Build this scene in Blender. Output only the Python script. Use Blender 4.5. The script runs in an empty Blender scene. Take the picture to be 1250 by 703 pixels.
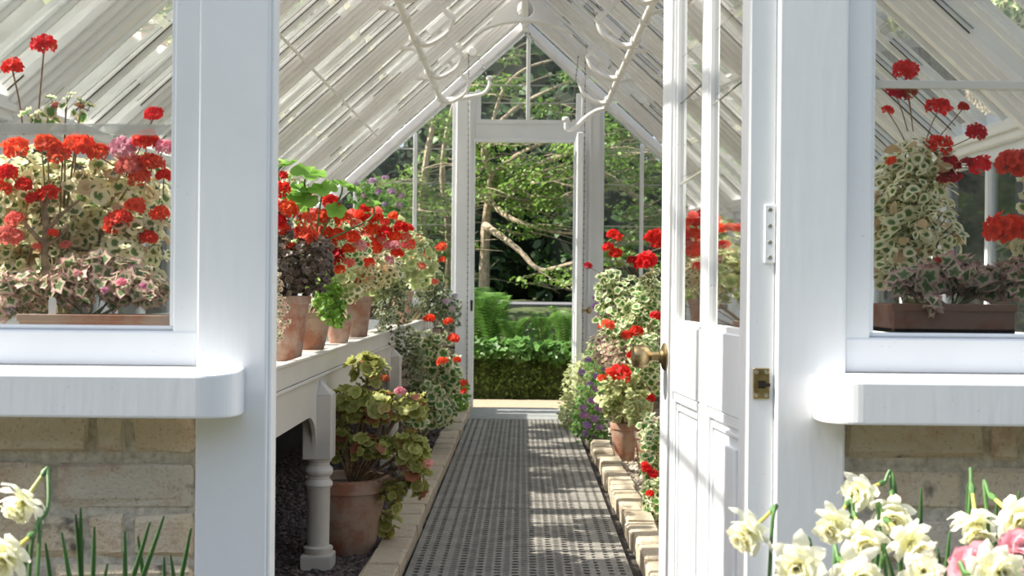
import bpy, bmesh, math, random
import numpy as np
from mathutils import Vector, Matrix

# ------------------------------------------------------------------ camera
SC = bpy.context.scene
COL = SC.collection
F = 1540.0; VX, VY, ROLL = 638.0, 352.0, 0.0095; CZ = 0.96
cam_d = bpy.data.cameras.new('camera'); cam = bpy.data.objects.new('camera', cam_d); COL.objects.link(cam)
cam.location = (0, 0, CZ)
cam.rotation_mode = 'QUATERNION'
cam.rotation_quaternion = (Matrix.Rotation(math.pi/2, 3, 'X') @ Matrix.Rotation(ROLL, 3, 'Z')).to_quaternion()
cam_d.sensor_width = 36; cam_d.lens = F/1250*36
cam_d.shift_x = -13/1250; cam_d.shift_y = 0.0
cam_d.clip_start = .05; cam_d.clip_end = 300
cam_d.dof.use_dof = True; cam_d.dof.focus_distance = 3.4; cam_d.dof.aperture_fstop = 9
SC.camera = cam
# ------------------------------------------------------------------ sky, sun, exposure
SUN = Vector((-.72, -.02, .74)).normalized()
W = bpy.data.worlds.new('sky'); SC.world = W; W.use_nodes = True
wn = W.node_tree.nodes; wl = W.node_tree.links; wn.clear()
sky = wn.new('ShaderNodeTexSky'); sky.sky_type = 'NISHITA'; sky.sun_disc = False
sky.sun_elevation = math.asin(SUN.z); sky.sun_rotation = math.atan2(SUN.x, SUN.y)
sky.dust_density = 4; sky.air_density = 1.0
hz = wn.new('ShaderNodeMixRGB'); hz.inputs[0].default_value = .5; hz.inputs[2].default_value = (4.5, 5.2, 6.6, 1)
bg = wn.new('ShaderNodeBackground'); bg.inputs[1].default_value = .17
wo = wn.new('ShaderNodeOutputWorld')
wl.new(sky.outputs[0], hz.inputs[1]); wl.new(hz.outputs[0], bg.inputs[0]); wl.new(bg.outputs[0], wo.inputs[0])
sd = bpy.data.lights.new('sun', 'SUN'); sd.energy = 8.2; sd.angle = math.radians(.7); sd.color = (1, .94, .84)
so = bpy.data.objects.new('sun', sd); COL.objects.link(so)
so.rotation_mode = 'QUATERNION'; so.rotation_quaternion = SUN.to_track_quat('Z', 'Y'); so.location = (-8, 4, 9)
SC.view_settings.view_transform = 'Standard'; SC.view_settings.look = 'None'
SC.view_settings.gamma = 1; SC.view_settings.use_curve_mapping = False
SC.view_settings.exposure = .60
SC.cycles.transparent_max_bounces = 24; SC.cycles.max_bounces = 8

# ------------------------------------------------------------------ helpers
R = random.Random(7); NR = np.random.RandomState(11)
def P(px, py, d):
    x = px-VX; y = py-VY
    return Vector(((x+ROLL*y)*d/F, d, CZ-(y-ROLL*x)*d/F))
def tag(o, label=None, cat=None, group=None, kind=None):
    if label: o['label'] = label
    if cat: o['category'] = cat
    if group: o['group'] = group
    if kind: o['kind'] = kind
    return o
def empty(name, loc):
    o = bpy.data.objects.new(name, None); COL.objects.link(o); o.location = loc; o.empty_display_size = .1
    return o
def adopt(o, par):
    o.parent = par
    if par is not None and par.type == 'EMPTY': o.matrix_parent_inverse = Matrix.Translation(-Vector(par.location))
    elif par is not None and par.location.length > 0: o.matrix_parent_inverse = Matrix.Translation(-Vector(par.location))
def link_mesh(name, me, mat, par=None, loc=None):
    if mat is not None and len(me.materials) == 0: me.materials.append(mat)
    o = bpy.data.objects.new(name, me); COL.objects.link(o)
    if par is not None: adopt(o, par)
    if loc is not None: o.location = loc
    return o
class MB:
    def __init__(s): s.v = []; s.f = []; s.sm = False
    def add(s, vs, fs):
        n = len(s.v); s.v += [tuple(v) for v in vs]; s.f += [tuple(i+n for i in f) for f in fs]; return s
    def box(s, x0, x1, y0, y1, z0, z1):
        if x0 > x1: x0, x1 = x1, x0
        v = [(x0,y0,z0),(x1,y0,z0),(x1,y1,z0),(x0,y1,z0),(x0,y0,z1),(x1,y0,z1),(x1,y1,z1),(x0,y1,z1)]
        return s.add(v, [(3,2,1,0),(4,5,6,7),(0,1,5,4),(1,2,6,5),(2,3,7,6),(3,0,4,7)])
    def prism(s, pts, axis, a, b):           # pts 2D outline (ccw), extruded along axis from a to b
        def mk(p, t):
            return (t,p[0],p[1]) if axis == 'x' else (p[0],t,p[1]) if axis == 'y' else (p[0],p[1],t)
        n = len(pts)
        v = [mk(p,a) for p in pts]+[mk(p,b) for p in pts]
        f = [tuple(range(n-1,-1,-1)), tuple(range(n,2*n))]+[(i,(i+1)%n,n+(i+1)%n,n+i) for i in range(n)]
        return s.add(v, f)
    def tube(s, pts, rad, n=8, cap=True):
        pts = [Vector(p) for p in pts]; m = len(pts)
        if not hasattr(rad, '__len__'): rad = [rad]*m
        ref = None; vs = []
        for i, p in enumerate(pts):
            t = (pts[min(i+1,m-1)]-pts[max(i-1,0)])
            t = t.normalized() if t.length > 1e-9 else Vector((0,0,1))
            if ref is None: ref = t.orthogonal().normalized()
            ref = ref-t*ref.dot(t)
            ref = ref.normalized() if ref.length > 1e-6 else t.orthogonal().normalized()
            b = t.cross(ref)
            for k in range(n):
                a = 2*math.pi*k/n
                vs.append(p+(ref*math.cos(a)+b*math.sin(a))*rad[i])
        fs = [(i*n+k, i*n+(k+1)%n, (i+1)*n+(k+1)%n, (i+1)*n+k) for i in range(m-1) for k in range(n)]
        if cap: fs += [tuple(range(n-1,-1,-1)), tuple(range((m-1)*n, m*n))]
        return s.add(vs, fs)
    def lathe(s, c, prof, n=24):             # prof = [(r,z)...] about vertical axis at c
        c = Vector(c); vs = []
        for r, z in prof:
            for k in range(n):
                a = 2*math.pi*k/n; vs.append((c.x+r*math.cos(a), c.y+r*math.sin(a), c.z+z))
        m = len(prof)
        fs = [(i*n+k, i*n+(k+1)%n, (i+1)*n+(k+1)%n, (i+1)*n+k) for i in range(m-1) for k in range(n)]
        fs += [tuple(range(n-1,-1,-1)), tuple(range((m-1)*n, m*n))]
        return s.add(vs, fs)
    def xform(s, M): s.v = [tuple(M @ Vector(v)) for v in s.v]; return s
    def mesh(s, name, smooth=False, bevel=0, off=None):
        me = bpy.data.meshes.new(name)
        vs = s.v if off is None else [(v[0]-off[0], v[1]-off[1], v[2]-off[2]) for v in s.v]
        me.from_pydata(vs, [], s.f)
        if bevel:
            bm = bmesh.new(); bm.from_mesh(me)
            es = [e for e in bm.edges if len(e.link_faces) == 2 and e.calc_face_angle(0) > .5]
            bmesh.ops.bevel(bm, geom=es, offset=bevel, segments=2 if bevel > .003 else 1, affect='EDGES', profile=.6)
            bm.to_mesh(me); bm.free()
        if smooth:
            me.polygons.foreach_set('use_smooth', [True]*len(me.polygons))
            me.set_sharp_from_angle(angle=math.radians(40))
        me.update(); return me
    def build(s, name, mat, par=None, smooth=False, bevel=0):
        off = None
        if par is None:
            a = np.array(s.v); off = ((a[:,0].min()+a[:,0].max())/2, (a[:,1].min()+a[:,1].max())/2, a[:,2].min())
        me = s.mesh(name, smooth, bevel, off)
        return link_mesh(name, me, mat, par, off)
def struct(o): o['kind'] = 'structure'; return o
def smooth_path(pts, k=6):
    pts = [Vector(p) for p in pts]; out = []
    q = [pts[0]]+pts+[pts[-1]]
    for i in range(1, len(q)-2):
        for j in range(k):
            t = j/k; a,b,c,d = q[i-1],q[i],q[i+1],q[i+2]
            out.append(.5*((2*b)+(c-a)*t+(2*a-5*b+4*c-d)*t*t+(3*b-a-3*c+d)*t*t*t))
    out.append(pts[-1]); return out

# ------------------------------------------------------------------ materials
def newmat(name):
    m = bpy.data.materials.new(name); m.use_nodes = True; nt = m.node_tree; nt.nodes.clear()
    out = nt.nodes.new('ShaderNodeOutputMaterial'); return m, nt, out
def N(nt, t, **k):
    n = nt.nodes.new(t)
    for a, b in k.items():
        if a.startswith('i_'):
            key = a[2:]; n.inputs[int(key) if key.isdigit() else key.replace('_',' ')].default_value = b
        else: setattr(n, a, b)
    return n
def ramp(nt, src, stops):
    r = nt.nodes.new('ShaderNodeValToRGB'); e = r.color_ramp.elements
    while len(e) < len(stops): e.new(.5)
    for i, (p, c) in enumerate(stops):
        e[i].position = p; e[i].color = (c[0],c[1],c[2],1) if hasattr(c,'__len__') else (c,c,c,1)
    nt.links.new(src, r.inputs[0]); return r
def coords(nt, scale=(1,1,1), obj=True):
    g = nt.nodes.new('ShaderNodeTexCoord') if obj else nt.nodes.new('ShaderNodeNewGeometry')
    mp = nt.nodes.new('ShaderNodeMapping'); mp.inputs['Scale'].default_value = scale
    nt.links.new(g.outputs['Object' if obj else 'Position'], mp.inputs[0]); return mp.outputs[0]
def noise(nt, co, s, d=3, r=.6):
    n = N(nt,'ShaderNodeTexNoise'); n.inputs['Scale'].default_value = s; n.inputs['Detail'].default_value = d; n.inputs['Roughness'].default_value = r
    nt.links.new(co, n.inputs['Vector']); return n.outputs['Fac']
def mix(nt, f, a, b):
    m = nt.nodes.new('ShaderNodeMixRGB')
    for i, v in enumerate((f, a, b)):
        if hasattr(v, 'is_output') or isinstance(v, bpy.types.NodeSocket): nt.links.new(v, m.inputs[i])
        elif i == 0: m.inputs[0].default_value = v
        else: m.inputs[i].default_value = (v[0],v[1],v[2],1)
    return m.outputs[0]
def bump(nt, h, st, dist=.01):
    b = nt.nodes.new('ShaderNodeBump'); b.inputs['Strength'].default_value = st; b.inputs['Distance'].default_value = dist
    nt.links.new(h, b.inputs['Height']); return b.outputs[0]
def principled(nt, out, col, rough=.5, nrm=None, metal=0, spec=.5):
    p = nt.nodes.new('ShaderNodeBsdfPrincipled')
    if isinstance(col, bpy.types.NodeSocket): nt.links.new(col, p.inputs['Base Color'])
    else: p.inputs['Base Color'].default_value = (*col, 1)
    p.inputs['Roughness'].default_value = rough; p.inputs['Metallic'].default_value = metal
    p.inputs['Specular IOR Level'].default_value = spec
    if nrm: nt.links.new(nrm, p.inputs['Normal'])
    nt.links.new(p.outputs[0], out.inputs[0]); return p
def paint(name, c, dirt=(.42,.36,.28), amt=.5, rough=.42, sc=1, stretch=(1,1,.15)):
    m, nt, out = newmat(name)
    co = coords(nt, obj=False); co2 = coords(nt, stretch, obj=False)
    big = noise(nt, co, 3*sc, 4); fine = noise(nt, co2, 60*sc, 3); spk = noise(nt, co, 130*sc, 2, .5)
    r1 = ramp(nt, big, [(.35, [x*.93 for x in c]), (.65, c)])
    r2 = ramp(nt, spk, [(.24, 1), (.27, 0)])
    v = nt.nodes.new('ShaderNodeMath'); v.operation = 'MULTIPLY'; v.inputs[1].default_value = amt
    nt.links.new(r2.outputs[0], v.inputs[0])
    c2 = mix(nt, v.outputs[0], r1.outputs[0], dirt)
    principled(nt, out, c2, rough, bump(nt, fine, .12, .002)); return m
M = {}
M['white'] = paint('white_gloss_paint', (.785,.80,.815), amt=.3, rough=.35)
M['rafter'] = paint('aged_white_paint', (.86,.845,.83), dirt=(.33,.27,.22), amt=.5, sc=.8, stretch=(.3,1,.3))
M['bar'] = paint('flaking_white_paint', (.86,.86,.84), dirt=(.22,.18,.13), amt=.9, sc=1.0)
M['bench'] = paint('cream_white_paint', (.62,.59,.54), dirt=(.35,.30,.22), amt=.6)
M['putty'] = paint('lichened_grey_putty', (.50,.48,.42), dirt=(.25,.25,.15), amt=.8)
M['iron'] = paint('white_painted_iron', (.78,.76,.73), dirt=(.35,.22,.13), amt=.8, sc=2)
def glass_mat(name, dirt, tint=(.97,.985,.98), dcol=(.75,.76,.72), ds=6, gl=.10):
    m, nt, out = newmat(name)
    tr = N(nt,'ShaderNodeBsdfTransparent'); tr.inputs[0].default_value = (*tint,1)
    gs = N(nt,'ShaderNodeBsdfGlossy'); gs.inputs['Roughness'].default_value = .02
    fr = N(nt,'ShaderNodeFresnel'); fr.inputs[0].default_value = 1.45
    sc_ = N(nt,'ShaderNodeMath', operation='MULTIPLY'); sc_.inputs[1].default_value = 1.0; sc_.use_clamp = True
    nt.links.new(fr.outputs[0], sc_.inputs[0])
    m1 = N(nt,'ShaderNodeMixShader'); nt.links.new(sc_.outputs[0], m1.inputs[0]); nt.links.new(tr.outputs[0], m1.inputs[1]); nt.links.new(gs.outputs[0], m1.inputs[2])
    df = N(nt,'ShaderNodeBsdfDiffuse'); df.inputs[0].default_value = (*dcol,1)
    tl = N(nt,'ShaderNodeBsdfTranslucent'); tl.inputs[0].default_value = (*dcol,1)
    dd = N(nt,'ShaderNodeMixShader'); dd.inputs[0].default_value = .5; nt.links.new(df.outputs[0], dd.inputs[1]); nt.links.new(tl.outputs[0], dd.inputs[2])
    nz = noise(nt, coords(nt, obj=False), ds, 5)
    rr = ramp(nt, nz, [(.3, dirt*.5), (.75, dirt*1.7)])
    m2 = N(nt,'ShaderNodeMixShader'); nt.links.new(rr.outputs[0], m2.inputs[0]); nt.links.new(m1.outputs[0], m2.inputs[1]); nt.links.new(dd.outputs[0], m2.inputs[2])
    nt.links.new(m2.outputs[0], out.inputs[0]); return m
M['glass'] = glass_mat('clear_glass', .014)
M['roofglass'] = glass_mat('roof_glass', .16, dcol=(.8,.82,.76))
M['algae'] = glass_mat('algae_glass_lap', .55, dcol=(.50,.50,.42))
M['milky'] = glass_mat('milky_glass_lap', .45, dcol=(.75,.72,.66))
def simple(name, c, rough=.6, metal=0, ns=20, var=.25, bs=.2, bd=.003, spec=.5):
    m, nt, out = newmat(name); co = coords(nt, obj=False); nz = noise(nt, co, ns, 4)
    r = ramp(nt, nz, [(.3, [x*(1-var) for x in c]), (.7, [min(1,x*(1+var)) for x in c])])
    principled(nt, out, r.outputs[0], rough, bump(nt, nz, bs, bd), metal, spec); return m
M['brass'] = simple('aged_brass', (.33,.25,.13), .35, 1, 40, .35)
M['darkputty'] = simple('mouldy_putty', (.10,.085,.07), .9, 0, 30, .5)
M['darkmetal'] = simple('dark_iron', (.05,.045,.04), .5, .8)
M['chainiron'] = simple('grey_chain', (.22,.21,.19), .5, .6)
M['steel'] = simple('screw_steel', (.55,.53,.5), .35, 1)
M['soil'] = simple('dark_soil', (.055,.04,.03), .95, 0, 60, .6, .8, .01)
M['lawn'] = simple('garden_ground', (.10,.11,.05), .95, 0, 5, .5, .6, .02)
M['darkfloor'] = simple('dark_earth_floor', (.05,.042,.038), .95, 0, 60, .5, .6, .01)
M['slab'] = simple('blue_grey_stone', (.24,.25,.245), .9, 0, 14, .15, .3, .003)
M['sandpath'] = simple('tan_gravel_path', (.36,.29,.20), .95, 0, 90, .35, .9, .01)
M['bouncegravel'] = simple('pale_bounce_gravel', (.50,.46,.39), .95, 0, 90, .25, .9, .01)  # pale gravel for the added strips that bounce light up into the roof
M['greypath'] = simple('grey_garden_path', (.13,.13,.135), .9, 0, 30, .2)
M['mortar'] = simple('grey_lime_mortar', (.47,.43,.35), .95, 0, 70, .3, .9, .006)
M['moss'] = simple('mossy_bank', (.055,.075,.018), .98, 0, 18, .6, 1, .03)
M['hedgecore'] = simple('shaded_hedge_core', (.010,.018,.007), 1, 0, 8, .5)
M['bark'] = simple('pale_bark', (.36,.29,.20), .9, 0, 25, .5, .8, .01)
M['stem'] = simple('green_brown_stem', (.20,.17,.07), .8, 0, 60, .4)
M['stalk'] = simple('reddish_flower_stalk', (.25,.14,.07), .7, 0, 60, .35)
M['woody'] = simple('woody_geranium_stem', (.30,.21,.13), .85, 0, 60, .5, .8, .005)
M['greenstem'] = simple('green_stem', (.07,.16,.04), .55, 0, 40, .3)
M['label'] = simple('white_plastic', (.8,.8,.8), .5, 0, 50, .05)
def rubber():
    m, nt, out = newmat('worn_grey_rubber'); co = coords(nt, obj=False)
    a = noise(nt, co, 9, 4); b = noise(nt, co, 120, 3)
    r = ramp(nt, a, [(.3,(.20,.188,.172)), (.7,(.32,.30,.27))]); r2 = ramp(nt, b, [(.35,(.7,.7,.7)),(.65,(1.1,1.08,1.05))])
    mm = N(nt,'ShaderNodeMixRGB', blend_type='MULTIPLY'); mm.inputs[0].default_value = 1
    nt.links.new(r.outputs[0], mm.inputs[1]); nt.links.new(r2.outputs[0], mm.inputs[2])
    principled(nt, out, mm.outputs[0], .62, bump(nt, b, .4, .002)); return m
M['rubber'] = rubber()
def brickmat(name, cols, soot=.5):
    m, nt, out = newmat(name)
    oi = N(nt,'ShaderNodeObjectInfo'); co = coords(nt, obj=False)
    rb = ramp(nt, oi.outputs['Random'], [(i/(len(cols)-1), c) for i, c in enumerate(cols)])
    n1 = noise(nt, co, 22, 5, .7); n2 = noise(nt, co, 8, 4, .6); n3 = noise(nt, co, 160, 2)
    c1 = mix(nt, ramp(nt, n1, [(.42,0),(.72,.75)]).outputs[0], rb.outputs[0], (.56,.50,.40))
    n4 = noise(nt, co, 13, 5, .7)
    c1 = mix(nt, ramp(nt, n4, [(.54,0),(.68,.6 if soot>.2 else .2)]).outputs[0], c1, (.40,.25,.17))
    c2 = mix(nt, ramp(nt, n2, [(.62,0),(.68,soot)]).outputs[0], c1, (.05,.045,.04))
    c3 = mix(nt, ramp(nt, n3, [(.30,.45),(.42,0)]).outputs[0], c2, (.16,.13,.09))
    h = N(nt,'ShaderNodeMath', operation='ADD'); nt.links.new(n1, h.inputs[0]); nt.links.new(n3, h.inputs[1])
    principled(nt, out, c3, .92, bump(nt, h.outputs[0], .8, .005)); return m
M['brick'] = brickmat('weathered_buff_brick', [(.60,.50,.34),(.54,.46,.33),(.62,.53,.38),(.55,.44,.31),(.50,.47,.39)], .85)
M['kerb'] = brickmat('sandy_kerb_brick', [(.50,.41,.29),(.54,.45,.33),(.46,.37,.26),(.52,.44,.33)], .15)
M['oldbrick'] = brickmat('old_red_grey_brick', [(.30,.24,.18),(.38,.31,.22),(.28,.20,.15),(.36,.33,.27)], .3)
def terracotta(name, c, white):
    m, nt, out = newmat(name); co = coords(nt, obj=False)
    a = noise(nt, co, 9, 5, .65); b = noise(nt, co, 45, 4); 
    c0 = mix(nt, ramp(nt, b, [(.3,0),(.7,1)]).outputs[0], [x*.8 for x in c], c)
    c1 = mix(nt, ramp(nt, a, [(.38,0),(.54,white)]).outputs[0], c0, (.42,.32,.25))
    principled(nt, out, c1, .85, bump(nt, b, .3, .003)); return m
M['terra'] = terracotta('limed_terracotta', (.34,.14,.08), .8)
M['terra2'] = terracotta('red_terracotta', (.30,.10,.055), .4)
def pebbles(name, cols):
    m, nt, out = newmat(name); a = N(nt,'ShaderNodeAttribute', attribute_name='rnd')
    r = ramp(nt, a.outputs['Fac'], [(i/(len(cols)-1), c) for i, c in enumerate(cols)]); principled(nt, out, r.outputs[0], .85); return m
M['gravel'] = pebbles('pale_gravel', [(.40,.34,.26),(.55,.49,.40),(.30,.24,.18),(.48,.38,.27),(.6,.56,.48)])
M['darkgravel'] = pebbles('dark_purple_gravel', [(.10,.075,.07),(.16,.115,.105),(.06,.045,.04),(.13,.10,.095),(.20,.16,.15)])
def leafmat(name, stops, var=.25, trans=.42, rough=.45, hue=None, blotch=0):
    """stops: colour from the leaf centre (0) to its edge (1) - the leaf's own variegation"""
    m, nt, out = newmat(name)
    a = N(nt,'ShaderNodeAttribute', attribute_name='rad'); rn = N(nt,'ShaderNodeAttribute', attribute_name='rnd'); oi = N(nt,'ShaderNodeObjectInfo')
    nz = noise(nt, coords(nt, obj=False), 75, 3)
    ad = N(nt,'ShaderNodeMath', operation='MULTIPLY_ADD'); ad.inputs[1].default_value = .8; nt.links.new(nz, ad.inputs[0])
    sb = N(nt,'ShaderNodeMath', operation='SUBTRACT'); sb.inputs[1].default_value = .40
    nt.links.new(a.outputs['Fac'], sb.inputs[0]); nt.links.new(sb.outputs[0], ad.inputs[2])
    r = ramp(nt, ad.outputs[0], stops)
    sm = N(nt,'ShaderNodeMath', operation='ADD'); nt.links.new(rn.outputs['Fac'], sm.inputs[0]); nt.links.new(oi.outputs['Random'], sm.inputs[1])
    fr = N(nt,'ShaderNodeMath', operation='FRACT'); nt.links.new(sm.outputs[0], fr.inputs[0])
    vr = ramp(nt, fr.outputs[0], [(0,1.12-var),(1,1.12+var)])
    mm = N(nt,'ShaderNodeMixRGB', blend_type='MULTIPLY'); mm.inputs[0].default_value = 1
    nt.links.new(r.outputs[0], mm.inputs[1]); nt.links.new(vr.outputs[0], mm.inputs[2]); c = mm.outputs[0]
    if hue:
        f2 = ramp(nt, fr.outputs[0], [(1-blotch,0),(min(1,1-blotch+.05),1)]); c = mix(nt, f2.outputs[0], c, hue)
    p = N(nt,'ShaderNodeBsdfPrincipled'); nt.links.new(c, p.inputs['Base Color']); p.inputs['Roughness'].default_value = rough
    p.inputs['Specular IOR Level'].default_value = .35
    t = N(nt,'ShaderNodeBsdfTranslucent'); nt.links.new(c, t.inputs[0])
    x = N(nt,'ShaderNodeMixShader'); x.inputs[0].default_value = trans
    nt.links.new(p.outputs[0], x.inputs[1]); nt.links.new(t.outputs[0], x.inputs[2]); nt.links.new(x.outputs[0], out.inputs[0]); return m
CR = (.82,.77,.52)
L = {}
L['cream'] = leafmat('cream_edged_leaf', [(0,(.12,.20,.06)),(.42,(.16,.25,.08)),(.58,CR),(1,(.88,.83,.60))], .2, hue=(.66,.46,.26), blotch=.12)
L['creamgreen'] = leafmat('green_leaf_cream_edge', [(0,(.08,.19,.05)),(.62,(.13,.27,.08)),(.74,(.70,.70,.44)),(1,(.80,.77,.54))], .25)
L['pinkedge'] = leafmat('pink_edged_leaf', [(0,(.11,.17,.07)),(.5,(.17,.24,.10)),(.64,(.66,.62,.42)),(.9,(.64,.42,.38)),(1,(.55,.25,.30))], .25)
L['zone'] = leafmat('zoned_yellow_green_leaf', [(0,(.26,.33,.06)),(.32,(.30,.36,.08)),(.46,(.26,.18,.07)),(.60,(.33,.37,.09)),(1,(.48,.48,.17))], .3, hue=(.40,.16,.09), blotch=.14)
L['purple'] = leafmat('dark_purple_leaf', [(0,(.07,.055,.045)),(.7,(.11,.075,.065)),(1,(.20,.17,.11))], .4, .2)
L['lime'] = leafmat('bright_green_leaf', [(0,(.12,.28,.03)),(1,(.24,.42,.07))], .3)
L['green'] = leafmat('mid_green_leaf', [(0,(.06,.16,.03)),(1,(.13,.26,.06))], .35)
L['pale'] = leafmat('pale_green_leaf', [(0,(.26,.33,.12)),(.6,(.34,.40,.17)),(1,(.60,.60,.34))], .3)
L['silver'] = leafmat('dark_silver_edged_leaf', [(0,(.05,.09,.04)),(.66,(.09,.14,.06)),(.80,(.33,.36,.22)),(1,(.42,.43,.28))], .3, .2)
L['bigleaf'] = leafmat('large_veined_leaf', [(0,(.14,.32,.04)),(1,(.22,.42,.07))], .2, .4)
L['tree'] = leafmat('fresh_tree_leaf', [(0,(.10,.19,.03)),(1,(.17,.27,.05))], .4, .45)
L['treedark'] = leafmat('dark_tree_leaf', [(0,(.035,.075,.02)),(1,(.06,.11,.035))], .5, .3)
L['fern'] = leafmat('fern_frond', [(0,(.07,.17,.03)),(1,(.13,.26,.05))], .3, .4)
L['mossleaf'] = leafmat('moss_tuft', [(0,(.08,.13,.02)),(1,(.13,.19,.035))], .5, .3)
L['blade'] = leafmat('daffodil_blade', [(0,(.045,.11,.03)),(1,(.07,.16,.05))], .3, .25)
L['lilac'] = leafmat('lilac_petal', [(0,(.34,.14,.36)),(1,(.46,.24,.50))], .3, .4)
L['palepetal'] = leafmat('pale_pink_petal', [(0,(.55,.40,.45)),(1,(.68,.55,.60))], .2, .4)
def petalmat(nm='flower_petal', lo=(.5,.45,.45), tr=.5):
    m, nt, out = newmat(nm); oi = N(nt,'ShaderNodeObjectInfo')
    a = N(nt,'ShaderNodeAttribute', attribute_name='rad'); r = ramp(nt, a.outputs['Fac'], [(0,lo),(.7,(1,1,1)),(1,(1.0,1.0,1.0))])
    mm = N(nt,'ShaderNodeMixRGB', blend_type='MULTIPLY'); mm.inputs[0].default_value = 1
    nt.links.new(oi.outputs['Color'], mm.inputs[1]); nt.links.new(r.outputs[0], mm.inputs[2])
    p = N(nt,'ShaderNodeBsdfPrincipled'); nt.links.new(mm.outputs[0], p.inputs['Base Color']); p.inputs['Roughness'].default_value = .6; p.inputs['Specular IOR Level'].default_value = .2
    t = N(nt,'ShaderNodeBsdfTranslucent'); nt.links.new(mm.outputs[0], t.inputs[0])
    x = N(nt,'ShaderNodeMixShader'); x.inputs[0].default_value = tr
    nt.links.new(p.outputs[0], x.inputs[1]); nt.links.new(t.outputs[0], x.inputs[2]); nt.links.new(x.outputs[0], out.inputs[0]); return m
M['petal'] = petalmat(); M['cream_petal'] = petalmat('daffodil_petal', (.97,.98,.80), .6)
RED=(.74,.018,.02,1); ORED=(.90,.10,.04,1); SALM=(.86,.22,.17,1); PINK=(.85,.40,.44,1); CRIM=(.55,.01,.025,1); WHITE=(.98,.96,.76,1); CREAM=(.97,.96,.84,1); YEL=(.75,.60,.10,1)

# ------------------------------------------------------------------ leaf shapes
def T_round(n=14, inner=True, cup=.3, ruf=.13, seed=0):
    cup=(.34,.12,.45,.0)[seed%4]
    r = np.random.RandomState(seed); V=[(0,0,0)]; rad=[0]; Fc=[]
    th = np.linspace(0, 2*math.pi, n, endpoint=False)-math.pi/2
    ro = 1+.08*np.cos(th*7)+r.uniform(-.05,.05,n); ro[0] *= .55
    if inner:
        for t, q in zip(th, ro): V.append((.55*q*math.cos(t), .55*q*math.sin(t), .55*.55*cup)); rad.append(.55)
    for i,(t,q) in enumerate(zip(th, ro)):
        V.append((q*math.cos(t), q*math.sin(t), cup+ruf*(1 if i%2 else -1)+r.uniform(-.05,.05))); rad.append(1)
    for i in range(n):
        j=(i+1)%n; Fc.append((0,1+i,1+j))
        if inner: Fc.append((1+i,1+n+i,1+n+j)); Fc.append((1+i,1+n+j,1+j))
    return np.array(V), Fc, np.array(rad)
def T_ivy(seed=0, cup=.12):
    r = np.random.RandomState(seed); V=[(0,0,0)]; rad=[0]; th=[]; ro=[]
    for k,(a,q) in enumerate([(-90,.25),(-55,.6),(-40,.78),(-15,.6),(15,.9),(45,.6),(90,1.05),(135,.6),(165,.9),(195,.6),(220,.78),(235,.6)]):
        th.append(math.radians(a)); ro.append(q*r.uniform(.92,1.08))
    n=len(th)
    for t,q in zip(th,ro): V.append((q*math.cos(t), q*math.sin(t), cup*q*q+r.uniform(-.05,.05))); rad.append(1)
    return np.array(V), [(0,1+i,1+(i+1)%n) for i in range(n)], np.array(rad)
def T_ell(w=.42, n=8, cup=.1):
    V=[(0,.5,0)]; rad=[0]
    for i in range(n):
        a=2*math.pi*i/n-math.pi/2; x=math.cos(a)*w; y=.5+math.sin(a)*.5*(1.0); V.append((x,y,cup*abs(math.cos(a))-.12*(y-.5)**2)); rad.append(1)
    return np.array(V), [(0,1+i,1+(i+1)%n) for i in range(n)], np.array(rad)
def T_card():
    V=np.array([(0,0,0),(.32,.45,.06),(0,1,-.05),(-.32,.45,.06)]); return V,[(0,1,2),(0,2,3)],np.array([0,1,1,1])
def T_big(seed=0):
    n=22; r=np.random.RandomState(seed); V=[(0,0,0)]; rad=[0]; Fc=[]
    th=np.linspace(0,2*math.pi,n,endpoint=False)-math.pi/2; ro=1+.10*np.cos(th*5+.6)+r.uniform(-.03,.03,n); ro[0]=.35
    for k,s in ((0,.5),(1,1)):
        for i,(t,q) in enumerate(zip(th,ro)): V.append((s*q*math.cos(t), s*q*math.sin(t), .10*s*s*(1.2 if i%4==0 else -.6)+.15*s*s)); rad.append(s)
    for i in range(n):
        j=(i+1)%n; Fc+=[(0,1+i,1+j),(1+i,1+n+i,1+n+j),(1+i,1+n+j,1+j)]
    return np.array(V),Fc,np.array(rad)
def basis(nrm, tip=None):
    n = np.asarray(nrm,float); n/= np.linalg.norm(n)+1e-9
    a = NR.normal(size=3) if tip is None else np.asarray(tip,float)
    y = a-n*np.dot(a,n); l=np.linalg.norm(y)
    if l < 1e-5: y=np.cross(n,(1,0.1,0)); l=np.linalg.norm(y)
    y/=l; x=np.cross(y,n); return np.stack([x,y,n],1)
def attr(me, name, vals):
    a = me.attributes.new(name, 'FLOAT', 'POINT'); a.data.foreach_set('value', np.asarray(vals, dtype=np.float32))
def tri_mesh(name, V, Fc, rad, rnd, smooth=True):
    me = bpy.data.meshes.new(name); me.vertices.add(len(V)); me.vertices.foreach_set('co', V.astype(np.float32).ravel())
    me.loops.add(len(Fc)*3); me.loops.foreach_set('vertex_index', Fc.astype(np.int32).ravel())
    me.polygons.add(len(Fc)); me.polygons.foreach_set('loop_start', np.arange(0,len(Fc)*3,3,dtype=np.int32))
    me.polygons.foreach_set('use_smooth', np.full(len(Fc), smooth))
    me.update(calc_edges=True); attr(me,'rad',rad); attr(me,'rnd',rnd); return me
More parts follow.
